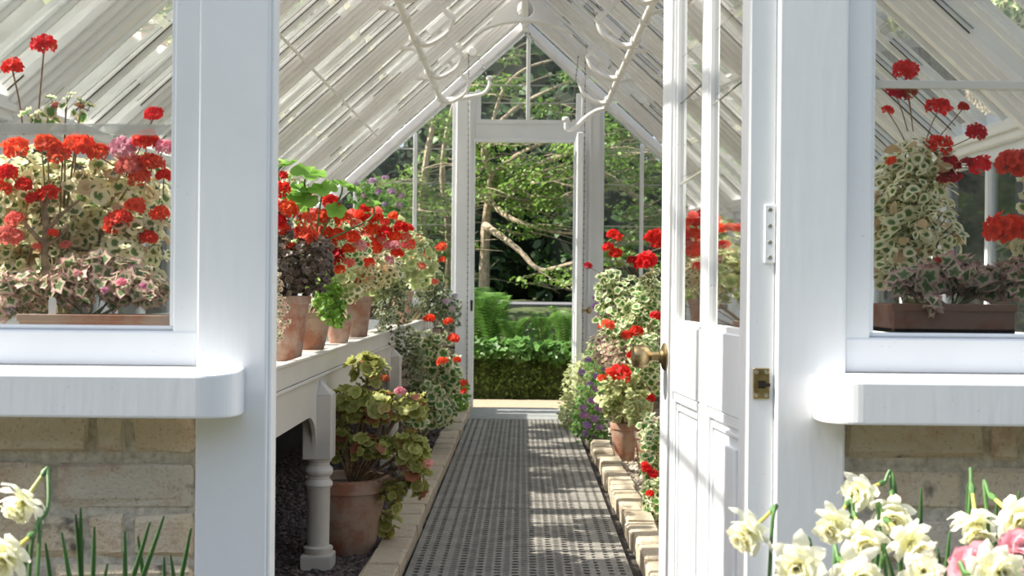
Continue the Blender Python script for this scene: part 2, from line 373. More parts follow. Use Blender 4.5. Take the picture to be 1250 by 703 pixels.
def scatter_mesh(name, tmpls, pos, B, sc):
    """one mesh out of many small leaves"""
    Vs=[];Fs=[];Ra=[];Rn=[];off=0; pos=np.asarray(pos); k=len(tmpls)
    for t,(V,Fc,rad) in enumerate(tmpls):
        idx=np.arange(t,len(pos),k)
        if len(idx)==0: continue
        b=np.asarray(B)[idx]; s=np.asarray(sc)[idx]
        W_=np.einsum('nij,vj->nvi', b, V)*s[:,None,None]+pos[idx][:,None,:]
        nV=len(V); Vs.append(W_.reshape(-1,3)); F_=np.array(Fc)[None]+ (np.arange(len(idx))*nV)[:,None,None]+off
        Fs.append(F_.reshape(-1,3)); Ra.append(np.tile(rad,len(idx))); Rn.append(np.repeat(NR.rand(len(idx)),nV)); off+=nV*len(idx)
    return tri_mesh(name, np.concatenate(Vs), np.concatenate(Fs), np.concatenate(Ra), np.concatenate(Rn))
ROUND=[T_round(seed=i) for i in range(4)]; ROUNDLO=[T_round(8,False,seed=i) for i in range(4)]
IVY=[T_ivy(i) for i in range(4)]; ELL=[T_ell(),T_ell(.34)]; CARD=[T_card()]; BIG=[T_big(i) for i in range(2)]
LEAFSETS={'round':(ROUND,ROUNDLO),'ivy':(IVY,IVY),'ell':(ELL,ELL),'big':(BIG,BIG)}
_lm={}
def leaf_meshes(kind, mat):
    k=(kind,mat)
    if k not in _lm:
        _lm[k]=[]
        for V,Fc,rad in LEAFSETS[kind][0]:
            me=tri_mesh('leaf',V,np.array(Fc),rad,np.zeros(len(V))); me.materials.append(L[mat]); _lm[k].append(me)
    return _lm[k]
def put(name, me, par, pos, B, s, color=None):
    o=bpy.data.objects.new(name, me); COL.objects.link(o); o.parent=par
    pl=par.location
    Mx=Matrix(((B[0][0]*s,B[0][1]*s,B[0][2]*s,pos[0]-pl[0]),(B[1][0]*s,B[1][1]*s,B[1][2]*s,pos[1]-pl[1]),(B[2][0]*s,B[2][1]*s,B[2][2]*s,pos[2]-pl[2]),(0,0,0,1)))
    o.matrix_basis=Mx
    if color: o.color=color
    return o
# flower heads (balls of five-petalled florets)
def petal(V,Fc,Ra,c,B,l,w,cup=.25):
    n=len(V)
    for q,r in (((0,.08,0),0),((w,.62,cup*.6),.8),((w*.55,1,cup),1),((-w*.55,1,cup),1),((-w,.62,cup*.6),.8)):
        p=c+B@np.array([q[0]*l,q[1]*l,q[2]*l]); V.append(p); Ra.append(r)
    Fc+= [(n,n+1,n+2),(n,n+2,n+3),(n,n+3,n+4)]
def head_mesh(seed, nf=30, fr=.42, lo=-.35):
    global NR
    V=[];Fc=[];Ra=[]; r=np.random.RandomState(seed)
    for i in range(nf):
        z=1-(1-lo)*(i+.5)/nf; a=i*2.39996+seed; q=math.sqrt(max(0,1-z*z)); d=np.array([q*math.cos(a),q*math.sin(a),z])
        d=d+r.normal(size=3)*.13; d/=np.linalg.norm(d); rr=r.uniform(.62,.95); c=d*rr*np.array([1,1,.75])
        n=d+r.normal(size=3)*.25; n/=np.linalg.norm(n); x=np.cross(n,[.3,.2,1]); x/=np.linalg.norm(x); y=np.cross(n,x); a0=r.rand()*6
        for k in range(5):
            t=a0+k*2*math.pi/5; yy=x*math.cos(t)+y*math.sin(t); xx=np.cross(yy,n); petal(V,Fc,Ra,c,np.stack([xx,yy,n],1),fr*r.uniform(.85,1.1),.42)
    me=tri_mesh('flower_head',np.array(V),np.array(Fc),np.array(Ra),np.zeros(len(V)),False); me.materials.append(M['petal']); return me
HEADS=[head_mesh(i) for i in range(4)]; HEADS_S=[head_mesh(10+i,13,.55,-.1) for i in range(3)]
I3=np.eye(3)
def sample_blob(c, r, n, shell=.35):
    d=NR.normal(size=(n,3)); d/=np.linalg.norm(d,axis=1)[:,None]; u=NR.rand(n)**shell
    return np.array(c)+d*np.array(r)*u[:,None], d
def plant(name, label, cat, base, blobs, kind, mat, n, size, parts=100, heads=(), group=None, up=.6, stems=5, stemmat='stem', stalkmat='stalk', headname='flower_head', out=.7, droop=0, sr=.004, partheads=True):
    """base: point where the stems enter soil; blobs: [(centre, radii)], heads: [(centre, radius, colour)]"""
    root=tag(empty(name, base), label, cat, group); base=Vector(base)
    vol=[(b[1][0]*b[1][2]+b[1][0]*b[1][1]+.0001) for b in blobs]; tot=sum(vol); Pp=[];Dd=[]
    for (c,r),v in zip(blobs,vol):
        k=max(3,int(n*v/tot)); p,d=sample_blob(c,r,k); Pp.append(p); Dd.append(d)
    Pp=np.concatenate(Pp); Dd=np.concatenate(Dd); N_=len(Pp)
    nr=Dd*out+np.array([0,-.15,up])+NR.normal(size=(N_,3))*.38
    tip=Dd*.8+np.array([0,0,-droop])+NR.normal(size=(N_,3))*.4
    Bs=np.array([basis(nr[i],tip[i]) for i in range(N_)]); S=size*NR.uniform(.65,1.2,N_)
    order=np.argsort(Pp[:,1]-.5*np.abs(Dd[:,1])*0+Dd[:,1]*.1)
    fr=order[:parts]; bk=order[parts:]
    ms=leaf_meshes(kind,mat)
    for j,i in enumerate(fr): put('leaf', ms[j%len(ms)], root, Pp[i], Bs[i], S[i])
    if len(bk):
        me=scatter_mesh('foliage', LEAFSETS[kind][1], Pp[bk], Bs[bk], S[bk]); o=link_mesh('foliage', me, L[mat], root); o['kind']='stuff'
    mb=MB()
    for (c,r) in blobs:
        c=Vector(c)
        for k in range(max(2,stems//len(blobs))):
            e=c+Vector((R.uniform(-.6,.6)*r[0],R.uniform(-.6,.6)*r[1],R.uniform(-.2,.75)*r[2]))
            m1=base.lerp(e,.45)+Vector((R.uniform(-.3,.3)*r[0],R.uniform(-.3,.3)*r[1],0))
            pt=smooth_path([base+Vector((R.uniform(-.01,.01),0,0)),m1,e],4); mb.tube(pt,[sr*(1.3-.9*i/(len(pt)-1)) for i in range(len(pt))],5)
    # leaf stalks for the separate leaves
    cs=np.array([list(b[0]) for b in blobs])
    for i in fr[::2]:
        p=Pp[i]; c=cs[np.argmin(((cs-p)**2).sum(1))]; q=p+(c-p)*.35+np.array([0,0,-size*.6]); mb.tube([p,q],sr*.3,3,False)
    if mb.v: mb.build('stem', M[stemmat], root, True)
    if heads:
        for j,(hc,hr,col) in enumerate(heads):
            sb=MB(); hr=hr*.84
            hc=Vector(hc); q=cs[np.argmin(((cs-np.array(hc))**2).sum(1))]; q=Vector(q)
            st=hc.lerp(q,.55)+Vector((0,0,-.25*abs(hc.z-q.z))); bt=max(b_[0][2]+b_[1][2] for b_ in blobs if abs(b_[0][0]-hc.x)<b_[1][0]*1.4 or True); st=hc+(q-hc)*(.55 if hc.z>bt else .28)+(Vector((0,0,0)) if hc.z>bt else Vector((0,.05,0))); pt=smooth_path([hc+Vector((0,0,-hr*.2)),hc.lerp(st,.5)+Vector((R.uniform(-.15,.15),0,-.1))*hr,st],3)
            sb.tube(pt,max(.0011,sr*.32),4,False); sb.build('flower_stalk', M[stalkmat], root)
            big=hr>.016 or True
            hs=HEADS if R.random()<.75 else HEADS_S
            tl=basis((R.uniform(-.35,.35),R.uniform(-.6,.1),1)); put(headname, hs[j%len(hs)], root, hc, tl, hr, tuple(min(1,c*R.uniform(.88,1.15)+(.03 if i_==1 else .02)*R.random()) for i_,c in enumerate(col[:3]))+(1,))
    return root
def pot(px_or, r, h, label, mat='terra', rim=.028, group='terracotta pots along the staging', cat='pot', taper=.68):
    c=Vector(px_or); rb=r*taper; ri=r*.93
    mb=MB().lathe(c,[(rb*.96,0),(rb,.006),(r*.93,h-rim),(r*.93,h-rim),(r,h-rim+.003),(r*1.01,h-.004),(r,h),(r*.88,h),(r*.84,h-.03),(r*.8,h-.035)],28)
    root=tag(empty('plant_pot',c),label,cat,group)
    mb.build('pot_body',M[mat],root,True)
    MB().lathe(c,[(r*.5,h-.034),(r*.86,h-.03),(r*.6,h-.024),(.01,h-.02)],18).build('potting_soil',M['soil'],root,True)
    return root

# ------------------------------------------------------------------ bricks
def brick_meshes(w,d,h,n=3,bev=.006):
    out=[]
    for k in range(n):
        me=MB().box(-w/2,w/2,-d/2,d/2,-h/2,h/2).mesh('brick',False,0)
        bm=bmesh.new(); bm.from_mesh(me); bmesh.ops.bevel(bm,geom=bm.edges[:],offset=bev,segments=1,affect='EDGES')
        for v in bm.verts: v.co+=Vector((R.uniform(-1,1),R.uniform(-1,1),R.uniform(-1,1)))*bev*.6
        bm.to_mesh(me); bm.free(); me.materials.append(None); out.append(me)
    return out
_bm={}
def brick(par,x0,x1,y0,y1,z0,z1,mat,bev=.008):
    key=(round(x1-x0,3),round(y1-y0,3),round(z1-z0,3),mat)
    if key not in _bm:
        ms=brick_meshes(x1-x0,y1-y0,z1-z0,3,bev)
        for m_ in ms: m_.materials.clear(); m_.materials.append(M[mat])
        _bm[key]=ms
    me=R.choice(_bm[key]); o=bpy.data.objects.new('brick',me); COL.objects.link(o); o.parent=par
    o.matrix_parent_inverse=Matrix.Translation(-Vector(par.location))
    o.location=((x0+x1)/2,(y0+y1)/2,(z0+z1)/2); return o

# ================================================================== GROUND AND FLOOR
WID=1.76; YF=2.0; YB=10.0; EAVE=1.56; APEX=3.16; SL=(APEX-EAVE)/WID
g=MB(); g.add([(-70,-30,-.06),(70,-30,-.06),(70,90,-.06),(-70,90,-.06)],[(0,1,2,3)])
struct(g.build('ground',M['lawn']))
for a_,b_ in ((-5.2,-WID-.12),(WID+.12,5.2)): struct(MB().box(a_,b_,1.0,9.9,-.07,-.02).build('added_bounce_strip',M['bouncegravel']))  # pale strips added beside the house to bounce sunlight onto the rafters
struct(MB().box(-WID,WID,YF+.05,YB+.05,-.10,-.012).build('floor',M['darkfloor']))
struct(MB().box(-.42,.46,9.12,9.98,-.012,.012).build('trim_1',M['slab'],bevel=.004))
struct(MB().box(-6,6,10.05,10.85,-.06,.0).build('garden_path',M['sandpath']))
# front bed of soil
struct(MB().box(-3,3,.9,1.99,-.06,.16).build('front_bed',M['soil']))
def gravel(name,label,x0,x1,y0,y1,z,n,s,mat,dead=None):
    pos=np.stack([NR.uniform(x0,x1,n),NR.uniform(y0,y1,n),z+NR.rand(n)*s*.6],1)
    V=np.array([(1,0,0),(0,1,0),(-1,0,0),(0,-1,0),(0,0,.6),(0,0,-.6),(.6,.6,.1)])
    Fc=[(0,6,4),(6,1,4),(1,2,4),(2,3,4),(3,0,4),(0,6,5)]
    B=np.array([basis((R.uniform(-.4,.4),R.uniform(-.4,.4),1)) for _ in range(n)])
    me=scatter_mesh(name,[(V,Fc,np.ones(7))],pos,B,s*NR.uniform(.6,1.3,n)); me.polygons.foreach_set('use_smooth',[False]*len(me.polygons))
    o=link_mesh(name,me,M[mat]); return tag(o,label,'gravel',kind='stuff')
gravel('pale_gravel','pale pea gravel filling the bed right of the brick kerb',.50,1.3,3.2,9.8,.022,9000,.013,'gravel')
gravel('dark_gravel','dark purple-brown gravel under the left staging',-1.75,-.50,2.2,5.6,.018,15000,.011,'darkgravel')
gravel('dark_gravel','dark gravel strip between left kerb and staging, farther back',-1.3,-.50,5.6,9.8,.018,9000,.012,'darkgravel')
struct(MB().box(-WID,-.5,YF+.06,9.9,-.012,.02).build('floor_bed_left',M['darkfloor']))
struct(MB().box(.5,WID,YF+.06,9.9,-.012,.02).build('floor_bed_right',M['mortar']))
# kerbs
kl=struct(empty('kerb_left',(-.44,6,0)))
y=2.5
while y<9.85:
    dx=R.uniform(-.004,.004); brick(kl,-.500+dx,-.389+dx,y,y+.222,-.01,.06+R.choice([0,.003,-.003]),'kerb',.007); y+=.228
MB().box(-.495,-.395,2.5,9.9,-.012,.05).build('mortar_bed',M['mortar'],kl)
kr=struct(empty('kerb_right',(.46,6,0)))
y=2.6;
while y<9.8:
    dx=R.uniform(-.006,.006); brick(kr,.41+dx,.522+dx,y,y+.220,-.01,.062+R.choice([0,.006,-.004,.009]),'kerb',.007); y+=.228
MB().box(.417,.515,2.6,9.85,-.012,.05).build('mortar_bed',M['mortar'],kr)
# rubber mats with real holes
def rubber_mat(y0,y1,label):
    x0,x1=-.378,.375; V=[];Fq=[];H=.016
    rows=int(round((y1-y0-.02)/.042)); ry=(y1-y0)/rows
    cols=[]; x=x0
    seq=[('s',.018),('o',.026),('s',.012),('o',.026),('s',.022),('o',.020),('s',.012)]
    mid=x1-x0-2*sum(w for _,w in seq); nm=int(mid/.029); mw=mid/nm
    allc=seq+[('o' if i%2 else 'w',mw) for i in range(nm)]+seq[::-1]
    for i,(t,w) in enumerate(allc):
        cx0,cx1=x,x+w; x+=w
        if t=='s': 
            V+= [(cx0,y0,0),(cx1,y0,0),(cx1,y1,0),(cx0,y1,0)]; n=len(V); Fq.append((n-4,n-3,n-2,n-1)); continue
        sub=1 if t=='o' else 2
        for rr in range(rows*sub):
            a=y0+rr*ry/sub; b=a+ry/sub; cx=(cx0+cx1)/2; cy=(a+b)/2; hw=w*(.43 if t=='o' else .42); hh=(b-a)*(.33 if t=='o' else .27)
            n=len(V); V+= [(cx0,a,0),(cx,a,0),(cx1,a,0),(cx1,cy,0),(cx1,b,0),(cx,b,0),(cx0,b,0),(cx0,cy,0)]
            hole=[(-.7,-.8),(0,-1),(.7,-.8),(1,0),(.7,.8),(0,1),(-.7,.8),(-1,0)]
            V+= [(cx+p*hw,cy+q*hh,0) for p,q in hole]; V+= [(cx+p*hw,cy+q*hh,-H) for p,q in hole]
            for k in range(8):
                j=(k+1)%8; Fq.append((n+k,n+j,n+8+j,n+8+k)); Fq.append((n+8+k,n+8+j,n+16+j,n+16+k))
    n=len(V); V+=[(x0,y0,0),(x1,y0,0),(x1,y1,0),(x0,y1,0),(x0,y0,-H),(x1,y0,-H),(x1,y1,-H),(x0,y1,-H)]
    for k in range(4): j=(k+1)%4; Fq.append((n+k,n+4+k,n+4+j,n+j))
    mb=MB(); mb.v=[(a,b,c+.012) for a,b,c in V]; mb.f=Fq
    o=mb.build('rubber_mat',M['rubber']); tag(o,label,'mat','perforated rubber path mats')
rubber_mat(2.12,3.74,'perforated grey rubber mat just inside the front doorway')
rubber_mat(3.75,5.42,'nearest perforated grey rubber mat seen on the path, at the bottom of the photo')
rubber_mat(5.435,7.09,'middle perforated rubber mat on the path, beside the floor pot with pink flowers')
rubber_mat(7.105,9.09,'farthest perforated rubber mat, ending at the stone slab before the far door')

# ================================================================== FRONT WALL
def frame_box(par,name,x0,x1,y0,y1,z0,z1,mat='white',bev=.003):
    return MB().box(x0,x1,y0,y1,z0,z1).build(name,M[mat],par,bevel=bev)
wf=struct(empty('wall_front',(0,YF,0)))
# posts beside the doorway
frame_box(wf,'post',-.517,-.404,YF,YF+.045,0,2.55,bev=.004); frame_box(wf,'post',.403,.514,YF,YF+.10,0,2.55,bev=.004)
frame_box(wf,'door_jamb',.359,.403,YF+.012,YF+.055,0,2.2)
frame_box(wf,'door_jamb',-.410,-.3985,YF+.006,YF+.05,0,2.2,bev=.002)
frame_box(wf,'door_head',-.404,.403,YF,YF+.06,2.16,2.26)
# brickwork: explicit courses
def course(par,x,end,z0,z1,widths,y0,y1,mat='brick',gap=.012,sgn=1):
    i=0
    while (x<end if sgn>0 else x>end):
        w=widths[i%len(widths)]; i+=1
        a,b=(x,x+w) if sgn>0 else (x-w,x)
        if sgn>0: b=min(b,end)
        else: a=max(a,end)
        if b-a>.02: dy=R.uniform(-.003,.003); brick(par,round(a,3),round(b,3),y0+dy,y1+dy,z0,z1,mat)
        x+=sgn*(w+gap)
MB().box(-1.78,-.517,YF+.027,YF+.20,-.02,.765).build('mortar',M['mortar'],wf)
MB().box(.514,1.78,YF+.027,YF+.20,-.02,.765).build('mortar',M['mortar'],wf)
zl=[.6885-.0815*k for k in range(10)]
lw=[[.102,.048,.215,.102],[.224,.224,.105],[.102,.054,.22,.1],[.224,.1,.224],[.102,.22,.05,.22]]
rw=[[.222,.048,.102,.222],[.190,.222,.102],[.222,.102,.222],[.1,.222,.222],[.222,.1,.222]]
for k,z in enumerate(zl):
    if z<0: break
    course(wf,-.520,-1.76,z,z+.064,lw[k%5],YF+.018,YF+.12,sgn=-1)
    course(wf,.520,1.76,z+.004,z+.068,rw[k%5],YF+.018,YF+.12)
# sills with rounded end
for s in (-1,1):
    pts=[]; x1=.4385*s if s<0 else .462; x2=1.80*s; y0=1.91; y1=YF+.03
    cs=[(x1,YF-.001)]
    for k in range(13):
        a=math.pi/2*k/12; cs.append((x1+s*.055*(1-math.cos(a)), y0+.055*(1-math.sin(a))))
    cs+=[(x2,y0),(x2,YF-.001)]
    if s>0: pass
    mb=MB(); n=len(cs); ztop=lambda yy:.823+.010*(yy-y0)/(y1-y0)
    v=[(x,y,.757) for x,y in cs]+[(x,y,ztop(y)) for x,y in cs]
    f=[tuple(range(n)),tuple(range(2*n-1,n-1,-1))]+[(i,i+n,(i+1)%n+n,(i+1)%n) for i in range(n)]
    mb.add(v,f); me_o=mb.build('sill_'+('left' if s<0 else 'right'),M['white'],None,False,.004); struct(me_o); me_o.name='trim_%d'%(2 if s<0 else 3)
    bm=bmesh.new(); bm.from_mesh(me_o.data); bmesh.ops.recalc_face_normals(bm,faces=bm.faces); bm.to_mesh(me_o.data); bm.free()
# front windows
def front_window(n,s,lapz,lapmat,lapw):
    w=struct(empty('window_%d'%n,(s*1.1,YF,.83)))
    X=lambda a:(s*a)
    def fb(nm,a,b,y0,y1,z0,z1,mt='white',bv=.003): return MB().box(min(X(a),X(b)),max(X(a),X(b)),y0,y1,z0,z1).build(nm,M[mt],w,bevel=bv)
    inn=.517 if s<0 else .514
    fb('frame_stile',inn,inn+.041,YF+.012,YF+.06,.829,2.3); fb('frame_rail',inn,1.80,YF+.010,YF+.062,.829,.886)
    fb('glazing_bead',inn+.0405,1.3,YF+.018,YF+.032,.886,.894); fb('frame_stile',1.26,1.31,YF+.012,YF+.06,.886,1.60)
    fb('glazing_bead',inn+.040,inn+.047,YF+.017,YF+.03,.894,1.6,bv=.001)
    fb('frame_rail',inn+.04,1.80,YF+.012,YF+.06,1.58,1.64)
    fb('pane',inn+.041,1.26,YF+.030,YF+.034,.886,lapz+lapw,'glass',0); fb('pane',inn+.041,1.26,YF+.036,YF+.040,lapz,1.58,'glass',0)
    fb('pane',1.31,1.78,YF+.030,YF+.034,.886,1.58,'glass',0)
    fb('glass_lap',inn+.041,1.26,YF+.022,YF+.028,lapz,lapz+lapw,lapmat,.001)
front_window(1,-1,1.200,'milky',.017); front_window(2,1,1.286,'putty',.013)
# gable of the front, above the frame
for s in (-1,1):
    mb=MB(); a=(s*WID,EAVE); b=(0,APEX); h=.14
    mb.prism([(a[0],a[1]-h),(b[0],b[1]-h-.02),(b[0],b[1]),(a[0],a[1])] if s>0 else [(a[0],a[1]-h),(a[0],a[1]),(b[0],b[1]),(b[0],b[1]-h-.02)],'y',YF-.02,YF+.07); mb.build('rake_board',M['white'],wf)
    mb=MB(); mb.add([(s*.52,YF+.03,1.64),(s*1.65,YF+.03,1.64),(s*.52,YF+.03,2.6)],[(0,1,2)]); mb.build('pane',M['glass'],wf)

# ---- front door, standing open inwards
AY=2.045; Xa=274.7*2.03/F; Xb=168.8*2.775/F
dv=Vector((Xb-Xa,2.775-2.03,0)); DW=dv.length; dv.normalize(); dn=Vector((dv.y,-dv.x,0))   # dn points to +x (hidden face)
DM=Matrix(((dv.x,dn.x,0,Xa),(dv.y,dn.y,0,2.03),(0,0,1,0),(0,0,0,1)))   # local: s along the leaf, t thickness, z
door=struct(empty('door_1',(Xa,2.03,0)))
def dpart(name,s0,s1,t0,t1,z0,z1,mat='white',bev=.003,par=None):
    o=MB().box(s0,s1,t0,t1,z0,z1).xform(DM).build(name,M[mat],par or door,bevel=bev); return o
T=.042; st=DW/.747
dpart('stile',0,.052,0,T,.02,2.14); dpart('stile',.622,DW,0,T,.02,2.14)
dpart('edge_strip',DW,DW+.012,.004,T-.004,.02,2.14)
dpart('rail',.052,.622,.001,T-.001,.745,.886); dpart('rail',.052,.622,.001,T-.001,.02,.20); dpart('rail',.052,.622,.001,T-.001,2.02,2.14)
dpart('muntin',.308,.372,.001,T-.001,.20,.745); dpart('glazing_bar',.316,.364,.002,T-.002,.886,2.02)
for a,b in ((.052,.308),(.372,.622)):
    dpart('panel',a+.002,b-.002,.014,T-.010,.19,.75,bev=.002)
    dpart('panel_field',a+.055,b-.055,.007,.015,.24,.69,bev=.004)
    for (p0,p1,q0,q1) in ((a,a+.016,.20,.745),(b-.016,b,.20,.745),(a,b,.726,.745),(a,b,.20,.22)): dpart('panel_moulding',p0,p1,.004,.016,q0,q1,bev=.002)
    for (p0,p1,q0,q1) in ((a+.018,a+.026,.22,.72),(b-.026,b-.018,.22,.72),(a+.018,b-.018,.708,.716)): dpart('panel_moulding',p0,p1,.008,.016,q0,q1,bev=.002)
for a,b,zs in ((.052,.316,(.886,1.32,1.44,1.56,2.02)),(.364,.622,(.886,1.195,1.445,1.57,2.02))):
    for z0,z1 in zip(zs[:-1],zs[1:]):
        tk=.014; o=dpart('pane',a,b,tk,tk+.004,z0,z1-.001,'glass',0)
    for (p0,p1,q0,q1) in ((a,a+.009,.886,2.02),(b-.009,b,.886,2.02),(a,b,.886,.896)): dpart('glazing_bead',p0,p1,.006,.018,q0,q1,'bar',.001)
for (a,b,z) in ((.052,.316,1.315),(.364,.622,1.19),(.364,.622,1.36)):      # slanting lapped glass edges, slightly darker
    MB().add([(a,.012,z),(b,.012,z-.012),(b,.012,z-.009),(a,.012,z+.003),(a,.014,z),(b,.014,z-.012),(b,.014,z-.009),(a,.014,z+.003)],[(0,1,2,3),(7,6,5,4),(0,4,5,1),(3,2,6,7)]).xform(DM).build('glass_edge',M['algae'],door)
# knob: rose, neck and turned knob
kz=.815; ks=DW-.058
def lathe_dir(par,name,org,axis,prof,mat,n=24):
    ax=Vector(axis).normalized(); q=ax.to_track_quat('Z','Y').to_matrix().to_4x4()
    return MB().lathe((0,0,0),prof,n).xform(Matrix.Translation(org)@q).build(name,M[mat],par,True)
ko=DM@Vector((ks,0,kz)); kax=-dn
kb=lathe_dir(door,'door_knob',ko,kax,[(.010,.0),(.010,.030),(.013,.034),(.022,.040),(.0255,.050),(.0255,.062),(.022,.070),(.012,.073),(.002,.074)],'brass')
lathe_dir(kb,'rose',ko,kax,[(.030,0),(.030,.003),(.026,.006),(.016,.008),(.014,.013),(.010,.014)],'brass')
# latch keep on the jamb and the old filled screw patch
lp=MB().box(.3685,.3945,YF+.008,YF+.013,.787,.836).build('latch_plate',M['brass'],wf,bevel=.001)
MB().box(.377,.395,YF+.0035,YF+.009,.807,.812).build('latch_tongue',M['darkmetal'],lp)
MB().box(.376,.388,YF+.006,YF+.0085,.804,.816).build('keyhole',M['darkmetal'],lp)
for dx in (.3735,.3895):
    for dz in (.793,.830): lathe_dir(lp,'screw',(dx,YF+.008,dz),(0,-1,0),[(.0035,0),(.0032,.001),(.001,.0013)],'steel',10)
hp=MB().box(.384,.4015,YF+.0075,YF+.0125,1.003,1.097).build('painted_hinge_leaf',M['white'],wf,bevel=.0015)
for dz in (1.012,1.036,1.062,1.088): lathe_dir(hp,'screw',(.393,YF+.0077,dz),(0,-1,0),[(.004,0),(.0035,.001),(.001,.0006)],'steel',10)

# ================================================================== SIDE WALLS
for s,nm in ((-1,'left'),(1,'right')):
    w=struct(empty('wall_'+nm,(s*WID,6,0)))
    bw=MB().box(s*WID,s*(WID+.10),YF,YB+.1,-.02,.72).build('brick_core',M['mortar'],w)
    # inner brick face as one joined surface (mostly hidden)
    bb=MB()
    for k in range(9):
        y=YF+.25+(k%2)*.115
        while y<YB-.1: bb.box(s*(WID-.012),s*(WID+.02),y,y+.215,k*.079+.01,k*.079+.075); y+=.229
    o=bb.build('brick_face',M['oldbrick'],w); o['kind']='stuff'
    MB().box(s*(WID-.06),s*(WID+.12),YF+.06,YB,.72,.77).build('wall_sill',M['white'],w,bevel=.004)
    MB().box(s*(WID-.05),s*(WID+.06),YF+.06,YB,EAVE-.06,EAVE+.02).build('eave_plate',M['rafter'],w,bevel=.006)
    MB().box(s*(WID-.07),s*(WID-.05),YF+.06,YB,EAVE-.03,EAVE-.005).build('eave_moulding',M['rafter'],w,bevel=.004)
    for k in range(8):
        y=2.1+1.07*k; MB().box(s*(WID-.045),s*(WID+.055),y-.045,y+.045,.77,EAVE-.05).build('side_post',M['white'],w,bevel=.006)
        if k<7:
            ym=y+.535; MB().box(s*(WID-.01),s*(WID+.03),ym-.014,ym+.014,.82,EAVE-.1).build('glazing_bar',M['white'],w,bevel=.003)
            MB().box(s*(WID-.02),s*(WID+.035),y+.045,y+1.025,.77,.82).build('sash_rail',M['white'],w,bevel=.003)
            MB().box(s*(WID-.02),s*(WID+.035),y+.045,y+1.025,EAVE-.11,EAVE-.05).build('sash_rail',M['white'],w,bevel=.003)
            for a,b in ((y+.045,ym-.014),(ym+.014,y+1.025)): MB().box(s*(WID+.005),s*(WID+.01),a,b,.82,EAVE-.1).build('pane',M['glass'],w)

# ================================================================== ROOF
roof=struct(empty('ceiling',(0,6,EAVE)))
RZ=lambda x: APEX-SL*abs(x)
RY=[2.1+1.07*k for k in range(8)]
nv=1/math.sqrt(1+SL*SL)
def roof_beam(name,s,yc,layers,mat,x0=.03,x1=WID-.01,par=None):
    """stepped moulding: layers of (half width along y, top drop, bottom drop) under the glass plane"""
    mb=MB()
    for hw,t,b in layers:
        za,zb=RZ(x0),RZ(x1); tv,bv=t/nv,b/nv
        v=[(s*x0,yc-hw,za-tv),(s*x0,yc+hw,za-tv),(s*x0,yc+hw,za-bv),(s*x0,yc-hw,za-bv),(s*x1,yc-hw,zb-tv),(s*x1,yc+hw,zb-tv),(s*x1,yc+hw,zb-bv),(s*x1,yc-hw,zb-bv)]
        f=[(0,1,2,3),(7,6,5,4),(0,4,5,1),(1,5,6,2),(2,6,7,3),(3,7,4,0)]
        if s<0: f=[tuple(reversed(q)) for q in f]
        mb.add(v,f)
    return mb.build(name,M[mat],par or roof,bevel=.004)
